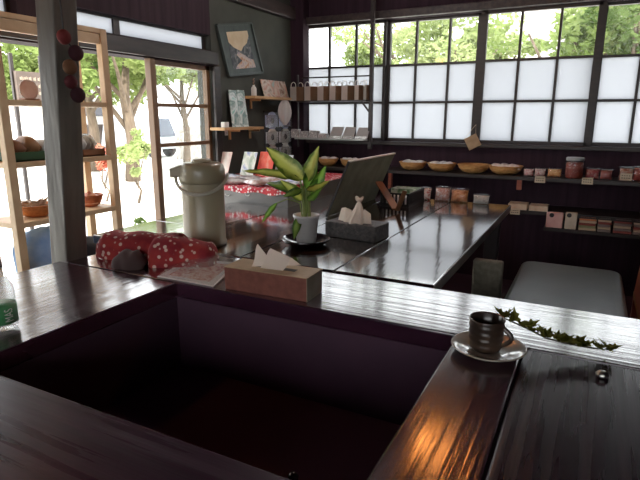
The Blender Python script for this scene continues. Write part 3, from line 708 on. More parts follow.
# ---------------------------------------------------------------- counter with textile, posters, goods
CN=thing('display_counter','grey fronted display counter under a red floral textile by the dark wall','counter',(-1.77,2.75,0))
cx0,cx1,cy0,cy1,ct=-2.13,-1.40,2.36,3.25,.785
MB().box(cx0,cx1,cy0,cy1,0,ct).build('cabinet',mat('grey_panel',(.15,.15,.145),.45,col2=(.19,.19,.18),scale=5),CN,bevel=.004)
for px in (228,248):
    p=P(px,194,'y',cy0-.004); pts=[p+Vector((math.cos(a)*.014,-.006,math.sin(a)*.010)) for a in [PI+i*PI/8 for i in range(9)]]
    MB().tube(pts,.002,6).build('pull_ring','metal',CN)
mb=MB()
def fn(u,v):
    x=cx0+.0+(cx1-cx0+.006)*u; y=cy1-(cy1-cy0+.01)*min(1,v/.85); z=ct+.003
    if v>.85: z-=(v-.85)/.15*(.028+.006*math.sin(u*24)); y=cy0-.008-.004*math.sin(u*30)
    return (x,y,z)
mb.grid(fn,40,20); tx=mb.build('table_runner','redcloth2',smooth=False,solid=.0015); tag(tx,'red floral textile spread over the grey display counter and hanging at its front','textile')
posters=[(221,152,178,13,patch_mat('pink_poster',[(.75,.45,.42),(.8,.68,.6),(.85,.8,.75)],9),'pale pink poster card standing leftmost on the display counter'),
 (246,152,174,13,patch_mat('blue_poster',[(.1,.2,.5),(.75,.78,.7),(.35,.45,.35),(.8,.75,.6)],12),'blue and white poster card between the pink and the red one'),
 (263,152,169,15,patch_mat('red_poster',[(.6,.04,.03),(.75,.12,.07),(.75,.5,.35)],10),'bright red poster card standing on the display counter'),
 (281,155,178,15,patch_mat('white_poster',[(.7,.7,.7),(.4,.45,.5),(.78,.78,.75)],14),'whitish poster card at the right end of the display counter')]
for i,(px,yt,yb,wp,mm,la) in enumerate(posters):
    y=2.80+.03*i
    a=P(px-wp/2,yb,'y',y); b=P(px+wp/2,yb,'y',y); t_=P(px+wp/2,yt,'y',y+.05); tl=P(px-wp/2+3,yt,'y',y+.05)
    z0=ct+.004
    a.z=z0; b.z=z0
    o=MB().slab([a,b,Vector((b.x+.01,y+.05,t_.z)),Vector((a.x+.01,y+.05,t_.z))],(0,.004,0)).build('poster_card',mm); tag(o,la,'poster','poster cards on the display counter')
gm=[mat('packet_blue_white',(.45,.55,.75),.25,col2=(.85,.87,.9),scale=25),mat('packet_clear_white',(.85,.85,.87),.2,col2=(.4,.25,.2),scale=22),mat('packet_dark',(.12,.03,.05),.3,col2=(.7,.68,.65),scale=18)]
gl=['blue and white packet on the red textile at the left front','white packet with brown marks on the red textile','dark streaked packet in the middle of the red textile','blue white packet near the right end of the textile','white packet half under the plant leaves on the textile','dark packet behind the blue one on the red textile','pale packet lying before the red poster card','streaked packet right of the pull rings on the textile']
for i in range(8):
    x=-1.98+(i%4)*.165+.02*(i//4); y=2.45+.13*(i//4)
    o=parcel('','','',(x,y,ct+.0055),.155,.12,.034,None,rz=.5*math.sin(i*2.1),seed=i).build('flat_packet',gm[(i*2+i//4)%3],smooth=True); tag(o,gl[i],'packet','packets spread on the red textile')
# ---------------------------------------------------------------- picture on the dark wall
pq=[P(x,y,'x',WX+.028) for x,y in ((230,75.6),(263.5,72.5),(251.7,23),(217.7,25))]
PC=thing('framed_picture','framed picture hung crooked high on the dark wall near the corner','picture',tuple(pq[0].lerp(pq[1],.5)))
MB().slab([p+Vector((-.02,0,0)) for p in pq],(.012,0,0)).build('mount',mat('picture_mount',(.035,.05,.048),.5,col2=(.06,.08,.075),scale=20),PC)
cq=sum(pq,Vector())/4
mb=MB()
for i in range(4): mb.bar(pq[i]+Vector((-.008,0,0)),pq[(i+1)%4]+Vector((-.008,0,0)),.014,.02,up=(1,0,0))
mb.build('picture_frame',mat('picture_frame',(.05,.065,.06),.4),PC)
iu=lambda a,b,x=.0: pq[0].lerp(pq[1],a).lerp(pq[3].lerp(pq[2],a),b)+Vector((-.007+x,0,0))
MB().slab([iu(.16,.12),iu(.82,.12),iu(.82,.86),iu(.20,.86)],(.001,0,0)).build('picture_ground',patch_mat('picture_ground',[(.04,.05,.06),(.07,.08,.09),(.12,.13,.14),(.30,.28,.27)],32),PC)
pol=[iu(a,b,.0013) for a,b in ((.20,.86),(.82,.86),(.82,.76),(.72,.62),(.58,.55),(.50,.47),(.42,.50),(.30,.56),(.20,.66))]
mb=MB(); mb.add(pol+[p+Vector((.0008,0,0)) for p in pol],[tuple(range(9))[::-1],tuple(range(9,18))]+[(i,(i+1)%9,(i+1)%9+9,i+9) for i in range(9)]); mb.build('cream_patch',mat('picture_cream',(.62,.48,.30),.6,col2=(.7,.58,.4),scale=12),PC)
pol=[iu(a,b,.0013) for a,b in ((.22,.12),(.82,.12),(.80,.28),(.66,.32),(.58,.38),(.40,.46),(.34,.40),(.46,.28),(.30,.20))]
mb=MB(); mb.add(pol+[p+Vector((.0008,0,0)) for p in pol],[tuple(range(9))[::-1],tuple(range(9,18))]+[(i,(i+1)%9,(i+1)%9+9,i+9) for i in range(9)]); mb.build('rust_patch',patch_mat('picture_rust',[(.45,.18,.08),(.6,.5,.42),(.4,.3,.35)],30),PC)
# ---------------------------------------------------------------- two small wall shelves and their goods
def wallshelf(p0,p1,y_,label,brk):
    a=P(*p0,'x',WX+.06); b=P(*p1,'x',WX+.06); z=(a.z+b.z)/2
    t=thing('wall_shelf',label,'shelf',(WX,(a.y+b.y)/2,z-.02),'small pine wall shelves')
    MB().box(WX+.001,WX+.12,a.y,b.y,z-.018,z).build('shelf_board','pinew',t,bevel=.002)
    for px,pyb in brk:
        y=P(px,p0[1]+6,'x',WX+.05).y
        MB().box(WX+.001,WX+.012,y-.008,y+.008,z-.085,z-.018).build('bracket','pinew',t); MB().box(WX+.012,WX+.09,y-.006,y+.006,z-.032,z-.018).build('bracket','pinew',t)
    return a.y,b.y,z
ya,yb,z1=wallshelf((217,127),(257,127),0,'lower pine wall shelf with a teal leaflet stand, left of the wall pockets',((235,1),(255,1)))
yc,yd,z2=wallshelf((248,97),(285,97),0,'upper pine wall shelf below the crooked picture, carrying a bottle and card',((256,1),))
tealm=patch_mat('teal_leaflet',[(.35,.65,.6),(.85,.92,.9),(.2,.35,.32),(.8,.9,.87)],14)
for i,(px,la) in enumerate(((234,'pale teal leaflet standing on the lower wall shelf, left one'),(242,'pale teal leaflet standing on the lower wall shelf, right one'))):
    y0=P(px-4,110,'x',WX+.05).y; y1=P(px+5,110,'x',WX+.05).y
    zt=P(px,90,'x',WX+.05).z
    o=MB().slab([(WX+.07,y0,z1+.001),(WX+.07,y1-.01,z1+.001),(WX+.03,y1,zt),(WX+.03,y0+.02,zt)],(-.006,0,0)).build('leaflet',tealm); tag(o,la,'leaflet','teal leaflets on the lower wall shelf')
p=P(223,120,'x',WX+.08); o=MB().box(WX+.07,WX+.10,p.y-.01,p.y+.035,z1+.0005,z1+.035).build('small_box','white',bevel=.001); tag(o,'tiny white box at the left end of the lower wall shelf','box')
p=P(254,95,'x',WX+.06)
BT=thing('small_bottle','small white bottle with twisted wire top on the upper wall shelf','bottle',(WX+.06,p.y,z2))
MB().lathe((WX+.06,p.y,z2+.0005),[(.001,0),(.018,0),(.019,.003),(.019,.05),(.014,.062),(.008,.066),(.008,.075),(.001,.075)],20).build('body','white',BT,smooth=True)
MB().tube([(WX+.06,p.y+.012*math.sin(t*1.7),z2+.072+.006*t) for t in range(9)],.003,6).build('wire_top','brown',BT,smooth=True)
ya_=P(263,90,'x',WX+.04).y; yb_=P(287,90,'x',WX+.04).y
o=MB().slab([(WX+.06,ya_,z2+.001),(WX+.06,yb_,z2+.001),(WX+.02,yb_,z2+.125),(WX+.02,ya_,z2+.125)],(-.008,0,0)).build('picture_card',patch_mat('card_print',[(.35,.5,.45),(.6,.3,.22),(.7,.6,.5),(.3,.15,.1)],14)); tag(o,'brown and grey picture card propped on the upper wall shelf','card')
def price_tag(px,py,ax,v,w,h,label,m_='cream',nrm=(0,-1,0),group=None):
    c=P(px,py,ax,v); n=Vector(nrm); s=Vector((1,0,0)) if ax=='y' else Vector((0,1,0)); u=Vector((0,0,1))
    t=thing('price_tag',label,'tag',tuple(c-u*h/2),group)
    q=[c-s*w/2-u*h/2,c+s*w/2-u*h/2,c+s*w/2+u*h/2,c-s*w/2+u*h/2]; cd=MB().slab(q,n*-.002).build('card',m_,t)
    mb=MB(); rnd=random.Random(int(px))
    for k in range(2):
        for j in range(4):
            x=-w*.32+w*.2*j; z=h*(.18-.34*k); l=w*rnd.uniform(.04,.07)
            cc=c+n*.0006+s*x+u*z; mb.slab([cc-s*l-u*h*.06,cc+s*l-u*h*.06,cc+s*l+u*h*.06,cc-s*l+u*h*.06],n*.0003)
    mb.build('lettering','blackm',cd)
price_tag(226.5,133,'x',WX+.004,.032,.032,'small white price tag on the dark wall below the lower wall shelf','white',(1,0,0))
# clear pocket hanger in the corner
y0=P(265,130,'x',WX+.01).y; y1=min(3.79,P(291,130,'x',WX+.01).y)
zt=P(280,112,'x',WX+.01).z; zb=P(280,160,'x',WX+.01).z
PH=thing('pocket_hanger','clear hanging pocket sheet filled with round white badges on the dark wall','pocket hanger',(WX,(y0+y1)/2,zb))
MB().box(WX+.002,WX+.006,y0,y1,zb,zt).build('backing_sheet',mat('pocket_back',(.07,.075,.085),.5),PH)
MB().tube([(WX+.01,y0-.01,zt),(WX+.01,y1+.0,zt)],.006,8).build('hanging_bar','blackm',PH)
hh=(zt-zb)/3; ww=(y1-y0)/2
for r in range(3):
    MB().box(WX+.006,WX+.009,y0,y1,zb+hh*r+.0,zb+hh*r+.008).build('pocket_seam','blackm',PH)
    for cI in range(2):
        MB().box(WX+.020,WX+.0215,y0+ww*cI+.004,y0+ww*(cI+1)-.004,zb+hh*r+.008,zb+hh*r+hh*.82).build('pocket','film',PH)
        c=Vector((WX+.008,y0+ww*(cI+.5),zb+hh*(r+.47)))
        t=thing('round_badge',['white','white','lavender'][r]+' round badge on card in the '+['bottom','middle','top'][r]+' row of wall pockets, '+['left','right'][cI],'badge',tuple(c-Vector((0,0,hh*.36))),'badges in the wall pockets')
        MB().box(c.x,c.x+.003,c.y-ww*.44,c.y+ww*.44,c.z-hh*.37,c.z+hh*.33).build('backing_card',mat('badge_card_%d%d'%(r,cI),[(.7,.78,.88),(.85,.87,.9),(.5,.58,.82)][r],.4),t)
        bdg=MB().lathe(c+Vector((.003,0,0)),[(.001,0),(ww*.36,0),(ww*.36,.004),(ww*.3,.006),(ww*.13,.006),(ww*.12,.004),(.001,.004)],20,rot=Matrix.Rotation(PI/2,3,'Y')).build('badge_disc','white' if r<2 else mat('lavender',(.5,.55,.75),.4),t,smooth=True)
        MB().lathe(c+Vector((.0072,0,0)),[(.001,0),(ww*.12,0),(ww*.12,.001),(.001,.001)],14,rot=Matrix.Rotation(PI/2,3,'Y')).build('badge_centre','blackm',bdg)
# white gathered bag hanging above the pockets
c=P(285,113,'x',WX+.10); c=Vector((WX+.10,min(c.y,3.7),c.z))
HB=thing('gathered_bag','cream gathered plastic bag hanging at the corner beside the paper bag rack','bag',(c.x,c.y,c.z-.09))
def fn(u,v):
    a=2*PI*u; r=.012+.05*math.sin(PI*min(1,v*1.05))**.6*(1-.15*v); r*=1+.15*math.sin(5*a)+.08*math.sin(9*a+v*5)
    return c+Vector((r*math.cos(a)*.7,r*math.sin(a),.10-.19*v))
MB().grid(fn,36,14).build('bag','film' if False else M['tissuew'],HB,smooth=True)
MB().tube([c+Vector((0,0,.095)),c+Vector((0,0,.16))],.003,6).build('string','cream',HB)
# ---------------------------------------------------------------- rack with pole in front of the first window
RY=3.72
RK=thing('bag_rack','black metal rack with two long shelves and a ceiling pole before the window','rack',(-1.8,RY,.95))
px=P(371,100,'y',RY).x
MB().box(px-.014,px+.014,RY-.014,RY+.014,.93,CZ).build('pole','frame',RK,bevel=.002)
zr=P(330,100,'y',RY).z; zl=P(330,138,'y',RY).z; zq=P(330,76.5,'y',RY).z
MB().box(-2.10,px-.014,RY-.07,RY+.06,zr-.014,zr-.004).build('upper_shelf','frame',RK)
MB().box(-2.10,px-.014,RY-.07,RY+.06,zl-.012,zl-.002).build('lower_shelf',mat('shelf_glass_edge',(.35,.37,.35),.3),RK)
MB().box(-2.10,px-.014,RY+.05,RY+.06,zq-.005,zq+.005).build('back_rod','frame',RK)
MB().box(-2.105,-2.095,RY-.02,RY+.0,.93,zq+.02).build('side_bar','frame',RK)
MB().bar((px-.015,RY,zr-.085),(px-.075,RY,zr-.014),.012,.012).build('brace','frame',RK)
def paper_bag(px0,px1,label,m_='kraft',shade='kraftd'):
    a=P(px0,92,'y',RY-.035).x; b=P(px1-1.2,92,'y',RY-.035).x; w_=b-a; z0=zr-.0035; h_=.105
    t=thing('paper_bag',label,'paper bag',((a+b)/2,RY-.02,z0),'paper bags on the rack')
    sp=a+w_*.64
    f=MB(); y0,y1=RY-.045,RY+.015
    f.add([(a,y0,z0),(sp,y0-.005,z0),(sp,y0-.005,z0+h_),(a,y0,z0+h_),(a,y1,z0),(a,y1,z0+h_)],[(0,1,2,3),(0,3,5,4)]); f.build('front_panel',m_,t,fix=False)
    f=MB(); f.add([(sp,y0-.005,z0),(sp+(b-sp)*.5,y0+.012,z0),(b,y1,z0),(b,y1,z0+h_),(sp+(b-sp)*.5,y0+.012,z0+h_),(sp,y0-.005,z0+h_)],[(0,1,4,5),(1,2,3,4)]); f.build('side_gusset',shade,t,fix=False)
    f=MB(); f.add([(a,y1,z0),(b,y1,z0),(b,y1,z0+h_),(a,y1,z0+h_)],[(0,1,2,3)]); f.build('back_panel',m_,t,fix=False)
    for yy,xa in ((y0,a+w_*.08),(y1,a+w_*.42)):
        xb=xa+w_*.48; cx=(xa+xb)/2; r=(xb-xa)/2
        pts=[(xa,yy,z0+h_-.01)]+[(cx-r*math.cos(PI*i/8),yy,z0+h_+.006+math.sin(PI*i/8)*.028) for i in range(9)]+[(xb,yy,z0+h_-.01)]
        MB().tube(pts,.003,6).build('handle','white',t)
names=['leftmost paper bag on the rack, beside the corner','paper bag on the rack, second from the corner','paper bag on the rack, third from the corner','paper bag on the rack, fourth from the corner','paper bag on the rack, fifth from the corner','wide paper bag on the rack, second from the pole','narrow grey paper bag on the rack right beside the pole']
wb=leaf_mat('white_paper_bag',(.6,.55,.5),(.7,.65,.6),trans=.4)
for (a,b),la,mm in zip(((291,302),(305,316),(318,329),(330,341),(342,353),(355,363),(364,370)),names,(wb,'kraft','kraft','kraft','kraft','kraft',mat('grey_paper_bag',(.3,.28,.25),.7))):
    paper_bag(a,b,la,mm)
tray=mat('clear_case_grey',(.42,.40,.38),.35)
for (a,b,h_),la in zip(((329,342,.085),(342,354,.085),(355,368,.083)),('grey card holder on the lower rack shelf, left of three','grey card holder on the lower rack shelf, middle of three','grey card holder on the lower rack shelf beside the pole')):
    x0=P(a,130,'y',RY-.04).x; x1=P(b,130,'y',RY-.04).x
    t=thing('card_holder',la,'card holder',((x0+x1)/2,RY,zl),'card holders on the lower rack shelf')
    MB().slab([(x0,RY-.05,zl-.0015),(x1-.004,RY-.05,zl-.0015),(x1,RY-.0,zl+h_),(x0+.014,RY-.0,zl+h_)],(0,.006,0)).build('cards',tray,t)
    MB().box(x0,x1-.004,RY-.064,RY-.058,zl-.0015,zl+.02).build('front_lip','plastic',t); MB().box(x0,x1-.004,RY-.06,RY+.03,zl-.0018,zl+.0015).build('base','plastic',t)
bx=patch_mat('small_box_print',[(.7,.68,.65),(.3,.28,.27),(.75,.73,.7)],50)
for (a,b,h_),la in zip(((292,299,.065),(300,308,.05),(310,318,.055),(319,327,.035)),('small printed box on the lower rack shelf closest to the corner','small printed box second from the corner on the lower rack shelf','small printed box third from the corner on the lower rack shelf','lowest small printed box on the rack beside the grey card holders')):
    x0=P(a,130,'y',RY-.04).x; x1=P(b,130,'y',RY-.04).x
    o=MB().box(x0,x1,RY-.055,RY-.01,zl-.0015,zl+h_).build('printed_box',bx,bevel=.001); tag(o,la,'box','small boxes on the lower rack shelf')
# wooden tag hanging on the window post
c=P(472.5,142,'y',WY-.075)
t=thing('wooden_tag','square brown wooden tag hanging cornerwise below the window post','tag',tuple(c-Vector((0,0,.07))))
R=Matrix.Rotation(math.radians(-28),3,'Y'); MB().slab([c+R@Vector(v) for v in ((-.045,0,-.045),(.045,0,-.045),(.045,0,.045),(-.045,0,.045))],(0,.012,0)).build('plaque',mat('tag_wood',(.34,.22,.12),.6,col2=(.45,.31,.18),scale=18),t,bevel=.002)
e=c+R@Vector((-.02,0,.045)); MB().tube([c+R@Vector((-.045,0,.045)),c+Vector((.012,.02,.12)),c+R@Vector((.045,0,.045))],.0015,5).build('cord','cream',t)
# ---------------------------------------------------------------- basket shelf along the window wall
BZ=P(441,171,'y',3.74).z
LS=thing('long_wall_shelf','dark wall shelf carrying the row of bamboo baskets below the windows','shelf',(-.6,3.8,BZ-.02))
MB().box(-2.09,1.6,3.62,3.899,BZ-.022,BZ).build('shelf_board','frame',LS)
p=P(520,182,'y',3.63); MB().box(p.x-.018,p.x+.012,3.62,3.65,p.z-.05,BZ-.022).build('bracket','redwood',LS)
for px_ in (400,): p=P(390,184,'y',3.63); MB().box(p.x-.012,p.x+.012,3.62,3.65,p.z-.07,BZ-.022).build('bracket','redwood',LS)
bl=['bamboo basket leftmost in the row, half behind the plant','bamboo basket second from the left, above the propped board','bamboo basket with white packets just right of the propped board','bamboo basket holding pale sweets, left of the near empty one','near empty bamboo basket directly under the hanging wooden tag','bamboo basket heaped with pink packets, right end of the basket row']
bk=((328,.080),(350,.075),(413,.098),(442,.100),(474,.108),(506,.110))
whites=mat('white_packets',(.7,.66,.62),.4,col2=(.85,.83,.8),scale=30); pinks=mat('pink_packets',(.75,.6,.55),.4,col2=(.85,.8,.75),scale=30)
for i,((px_,r),la) in enumerate(zip(bk,bl)):
    x=P(px_,162,'y',3.735).x
    bowl_basket('bamboo_basket',la,'basket',(x,3.735,BZ+.0005),r,.056,'basket','bamboo baskets on the wall shelf')
    if i!=4:
        rnd=random.Random(i)
        gg=['white packet lying in the leftmost bamboo basket','white packet in the basket above the propped board','white packet in the basket right of the propped board','pale packet in the basket left of the near empty one','', 'pink packet heaped in the right hand bamboo basket'][i]
        for k in range(3):
            o=parcel('','','',(x+(k-1)*r*.5,3.735+rnd.uniform(-.02,.02),BZ+.035),r*.75,r*.8,.035,None,rz=rnd.uniform(-.6,.6),tilt=rnd.uniform(-.3,.3)).build('small_packet',pinks if i==5 else whites,smooth=True); tag(o,gg,'packet','packets in basket, '+gg.split(' in ')[-1] if False else ['packets in the leftmost basket','packets in the basket above the board','packets in the basket right of the board','packets in the basket left of the near empty one','','packets in the right hand basket'][i])
    else:
        o=parcel('','','',(x+.02,3.735,BZ+.014),.07,.06,.02,None).build('small_packet',whites,smooth=True); tag(o,'single pale card lying in the near empty basket','packet')
# snacks right of the baskets
def px3(a,b,y=3.70): return P((a+b)/2,168,'y',y).x, abs(P(b,168,'y',y).x-P(a,168,'y',y).x)
sm=[patch_mat('sweets_pink',[(.6,.05,.06),(.8,.6,.56),(.45,.03,.04)],60),patch_mat('sweets_red',[(.5,.05,.05),(.75,.6,.55),(.4,.05,.04)],55),patch_mat('sweets_orange',[(.6,.18,.03),(.8,.45,.15),(.5,.1,.02)],60),patch_mat('sauce_red',[(.14,.010,.006),(.26,.03,.012),(.18,.02,.01)],30),patch_mat('sweets_dark_red',[(.22,.01,.01),(.35,.02,.02),(.6,.25,.2)],40),patch_mat('sweets_maroon',[(.20,.015,.012),(.32,.04,.02)],40),patch_mat('sweets_brown',[(.25,.07,.03),(.4,.14,.07),(.6,.5,.4)],40)]
for (a,b,h_),mm,la in zip(((524,534,.05),(535,546,.055),(548,562,.058),(586,600,.07),(601,613,.065),(620,634,.085),(634,652,.09)),[sm[0],sm[1],sm[2],sm[4],sm[5],sm[6],sm[5]],
  ('low bag of pink sweets right after the bamboo baskets','small bag of red and white sweets above the first cream tag','bag of orange sweets left of the tall red jar','bag of dark red sweets just right of the tall jar','maroon sweets bag with silvery top above the second cream tag','brown sweets bag above the third cream tag','large maroon bag at the right edge of the view')):
    x,w_=px3(a,b); snack((x,3.70,BZ+.0005),w_,h_,mm,la,'bags of sweets on the wall shelf',lean=.1)
x,w_=px3(565,584)
J=thing('storage_jar','tall clear jar of dark red preserve among the sweets on the wall shelf','jar',(x,3.70,BZ))
MB().lathe((x,3.70,BZ+.001),[(.001,0),(w_*.44,0),(w_*.46,.01),(w_*.46,.095),(w_*.40,.10),(.001,.10)],28).build('preserve',sm[3],J,smooth=True)
MB().lathe((x,3.70,BZ+.0005),[(.001,0),(w_*.47,0),(w_*.5,.01),(w_*.5,.105),(w_*.46,.118)],28).build('glass','plastic',J,smooth=True)
MB().lathe((x,3.70,BZ+.112),[(.001,0),(w_*.49,0),(w_*.49,.016),(w_*.45,.02),(.001,.02)],28).build('lid',mat('grey_lid',(.5,.52,.54),.35),J,smooth=True)
for (px_,py_),la in zip(((540,179.5),(587.5,181),(626,177)),('cream price tag hanging under the red and white sweets','cream price tag hanging right of the tall jar','cream price tag nearest the right edge of the view')):
    price_tag(px_,py_,'y',3.617,.062,.042,la,'cream',(0,-1,0),'cream tags on the wall shelf edge')
# lower shelf
LZ=P(538,211,'y',3.62).z
LW=thing('low_wall_shelf','dark lower wall shelf with cream trays and stacks of folded goods','shelf',(.2,3.7,LZ-.02))
MB().box(-.42,1.6,3.60,3.899,LZ-.022,LZ).build('upper_board','frame',LW)
lz2=P(590,231,'y',3.60).z
MB().box(-.22,1.6,3.58,3.899,lz2-.02,lz2).build('lower_board','frame',LW)
crm=mat('cream_tray',(.6,.42,.28),.6,col2=(.75,.6,.45),scale=20)
for (a,b,yt),la in zip(((508,527,203),(529,548,205)),('cream flat box with a hanging tag left on the lower wall shelf','cream flat box right of the tagged one on the lower wall shelf')):
    x0=P(a,208,'y',3.62).x; x1=P(b,208,'y',3.62).x; z1_=P(a,yt,'y',3.62).z
    o=MB().box(x0,x1,3.605,3.72,LZ+.0005,max(z1_,LZ+.03)).build('flat_box',crm,bevel=.003); tag(o,la,'box','cream flat boxes on the lower wall shelf')
price_tag(515,211.5,'y',3.597,.06,.04,'cream price tag hanging under the left flat box of the lower wall shelf','cream')
for (a,b),mm,la in zip(((546,563),(565,577)),(mat('pink_pouch',(.62,.33,.30),.6,col2=(.7,.45,.4),scale=15),mat('cream_pouch',(.5,.42,.32),.6,col2=(.62,.54,.42),scale=15)),('pinkish square pouch with a dark button standing under the lower wall shelf','cream square pouch with a dark button beside the pink pouch')):
    x0=P(a,220,'y',3.60).x; x1=P(b,220,'y',3.60).x; zt=P((a+b)/2,212,'y',3.60).z
    t=thing('square_pouch',la,'pouch',((x0+x1)/2,3.60,lz2),'square pouches below the flat boxes')
    pch=MB().box(x0,x1,3.59,3.61,lz2+.0005,zt).build('pouch_body',mm,t,bevel=.006)
    MB().lathe((x0+(x1-x0)*.32,3.59,zt-.02),[(.001,0),(.014,0),(.014,.004),(.001,.005)],16,rot=Matrix.Rotation(PI/2,3,'X')).build('button','blackm',pch)
fc=[mat('folded_orange',(.5,.18,.08),.7),mat('folded_cream',(.5,.4,.28),.7),mat('folded_red',(.25,.06,.05),.7),mat('folded_grey',(.22,.18,.17),.7),mat('folded_green',(.25,.28,.15),.7)]
stk=[(579,597,[1,4,2,1,0,0],'orange topped stack'),(598,612,[3,1,3,2,1,3],'grey and cream stack'),(614,633,[2,3,1,3,2,3],'grey striped stack'),(634,650,[3,1,2,3,1,3],'rightmost grey stack')]
for a,b,cols,nm in stk:
    x0=P(a,222,'y',3.61).x; x1=P(b,222,'y',3.61).x; z=lz2+.0005
    for k,ci in enumerate(cols):
        o=MB().box(x0+.002*(k%2),x1-.003*(k%3),3.60,3.70,z,z+.0145).build('folded_towel',fc[ci],bevel=.004); z+=.0155
        tag(o,'%s folded towel, %s in the %s '%(['orange','cream','dark red','grey','olive'][ci],['at the bottom','second from the bottom','third from the bottom','fourth from the bottom','fifth from the bottom','on top'][k],nm),'towel','folded towels below the lower wall shelf')
# ---------------------------------------------------------------- bench, stool block, chair
def cushion(x0,x1,y0,y1,z0,z1,r,name,m_,parent):
    mb=MB(); n=8
    def ring(ins,z):
        o=[]; rr=max(r-ins,.004)
        for cx_,cy_,a0 in ((x1-r,y1-r,0),(x0+r,y1-r,PI/2),(x0+r,y0+r,PI),(x1-r,y0+r,1.5*PI)):
            for i in range(n+1):
                a=a0+PI/2*i/n; o.append(Vector((cx_+rr*math.cos(a),cy_+rr*math.sin(a),z)))
        return o
    b=.022; rings=[ring(0,z0)]+[ring(0,z1-b)]+[ring(b*(1-math.cos(t)),z1-b+b*math.sin(t)) for t in (PI/8,PI/4,PI*3/8,PI/2)]
    o=0
    for rg in rings: mb.v+=rg
    k=len(rings[0])
    for i in range(len(rings)-1):
        for j in range(k): a=i*k+j; b_=i*k+(j+1)%k; mb.f.append((a,b_,b_+k,a+k))
    mb.f.append(tuple(range(k))[::-1]); mb.f.append(tuple((len(rings)-1)*k+j for j in range(k)))
    return mb.build(name,m_,parent,smooth=True)
BN=thing('padded_bench','wide bench with a grey green vinyl cushion behind the hearth table','bench',(-.03,2.05,0))
bo=cushion(-.245,.185,1.50,2.69,.42,.48,.06,'seat_cushion','vinyl',BN)
MB().box(-.225,.165,1.53,2.66,.36,.42).build('seat_frame','under',BN)
for x in (-.20,.14):
    for y in (1.56,2.63): MB().box(x-.025,x+.025,y-.025,y+.025,0,.36).build('leg','under',BN)
fab=mat('beige_tweed',(.17,.155,.115),.9,col2=(.23,.21,.16),scale=60,bump=.3)
xa=P(472,275,'y',2.0).x; xb=-.25
SB=thing('fabric_chair','chair with beige grey fabric back between the long table and the bench','chair',((xa+xb)/2,2.1,0))
MB().box(xa,xb,2.0,2.035,.44,.634).build('backrest',fab,SB,bevel=.008)
MB().box(xa,xb,2.035,2.33,.36,.41).build('seat','under',SB,bevel=.01)
for x in (xa+.012,xb-.012):
    for y in (2.018,2.31): MB().box(x-.010,x+.010,y-.012,y+.012,0,.60 if y<2.1 else .36).build('leg','under',SB)
CHR=thing('wooden_chair','red brown wooden chair at the right edge beyond the bench','chair',(.50,2.45,0))
tl=P(640,232,'y',2.55); bl_=P(624,272,'y',2.35)
x0=.235
MB().slab([(x0,2.25,.40),(x0+.0,2.60,.40),(x0+.05,2.78,.86),(x0+.05,2.72,.86)],(.02,0,0)).build('side_panel','redwood',CHR,bevel=.003)
MB().slab([(x0+.40,2.25,.40),(x0+.40,2.60,.40),(x0+.36,2.78,.86),(x0+.36,2.72,.86)],(.02,0,0)).build('side_panel','redwood',CHR,bevel=.003)
MB().box(x0+.0,x0+.42,2.2,2.62,.38,.42).build('seat',mat('chair_pad',(.35,.24,.14),.7),CHR,bevel=.01)
MB().slab([(x0+.04,2.60,.45),(x0+.38,2.60,.45),(x0+.36,2.74,.85),(x0+.07,2.74,.85)],(0,.02,0)).build('backrest','redwood',CHR,bevel=.003)
for x in (x0+.02,x0+.40):
    for y in (2.22,2.60): MB().box(x-.018,x+.018,y-.018,y+.018,0,.38).build('leg','redwood',CHR)
# ---------------------------------------------------------------- cup, saucer, sprig
c=P(488,350,'z',Z+.005); c=Vector((c.x,c.y,Z))
glaze=mat('saucer_glaze',(.30,.25,.19),.16,col2=(.42,.36,.28),scale=14,coat=.8)
SA=tag(MB().lathe(c+Vector((0,0,.0006)),[(.001,0),(.036,0),(.040,.003),(.066,.009),(.073,.014),(.0745,.0155),(.072,.0165),(.060,.0115),(.040,.007),(.034,.0065),(.001,.0065)],48).build('saucer',glaze,smooth=True),'shiny brown glazed saucer under the ribbed cup on the hearth table','saucer')
cc=c+Vector((-.006,-.002,.0075))
CU=thing('coffee_cup','dark brown ribbed pottery cup on the saucer at the table edge','cup',cc)
cm=mat('cup_glaze',(.026,.018,.014),.28,col2=(.075,.045,.03),scale=25,coat=.5)
prof=[(.001,0),(.026,0),(.029,.003)]
for i in range(13):
    z=.006+.055*i/12; prof.append((.031+.0035*(z/.06)+(.0013 if i%3==1 else (-.0007 if i%3==0 else .0004)),z))
prof+=[(.0355,.066),(.0345,.068),(.0325,.066),(.030,.03),(.026,.006),(.001,.005)]
MB().lathe(cc,prof,44).build('cup_body',cm,CU,smooth=True)
MB().lathe(cc+Vector((0,0,.045)),[(.001,0),(.0312,0)],32).build('coffee',mat('coffee',(.018,.007,.004),.08),CU)
hd=(RX*.80-Vector((0,0,0))+Vector((0,-.45,0))); hd.z=0; hd.normalize()
pts=[cc+hd*(.031+.019*math.sin(PI*i/12))+Vector((0,0,.054-.040*i/12)) for i in range(13)]
MB().tube(pts,[.0048]*13,10).build('handle',cm,CU,smooth=True)
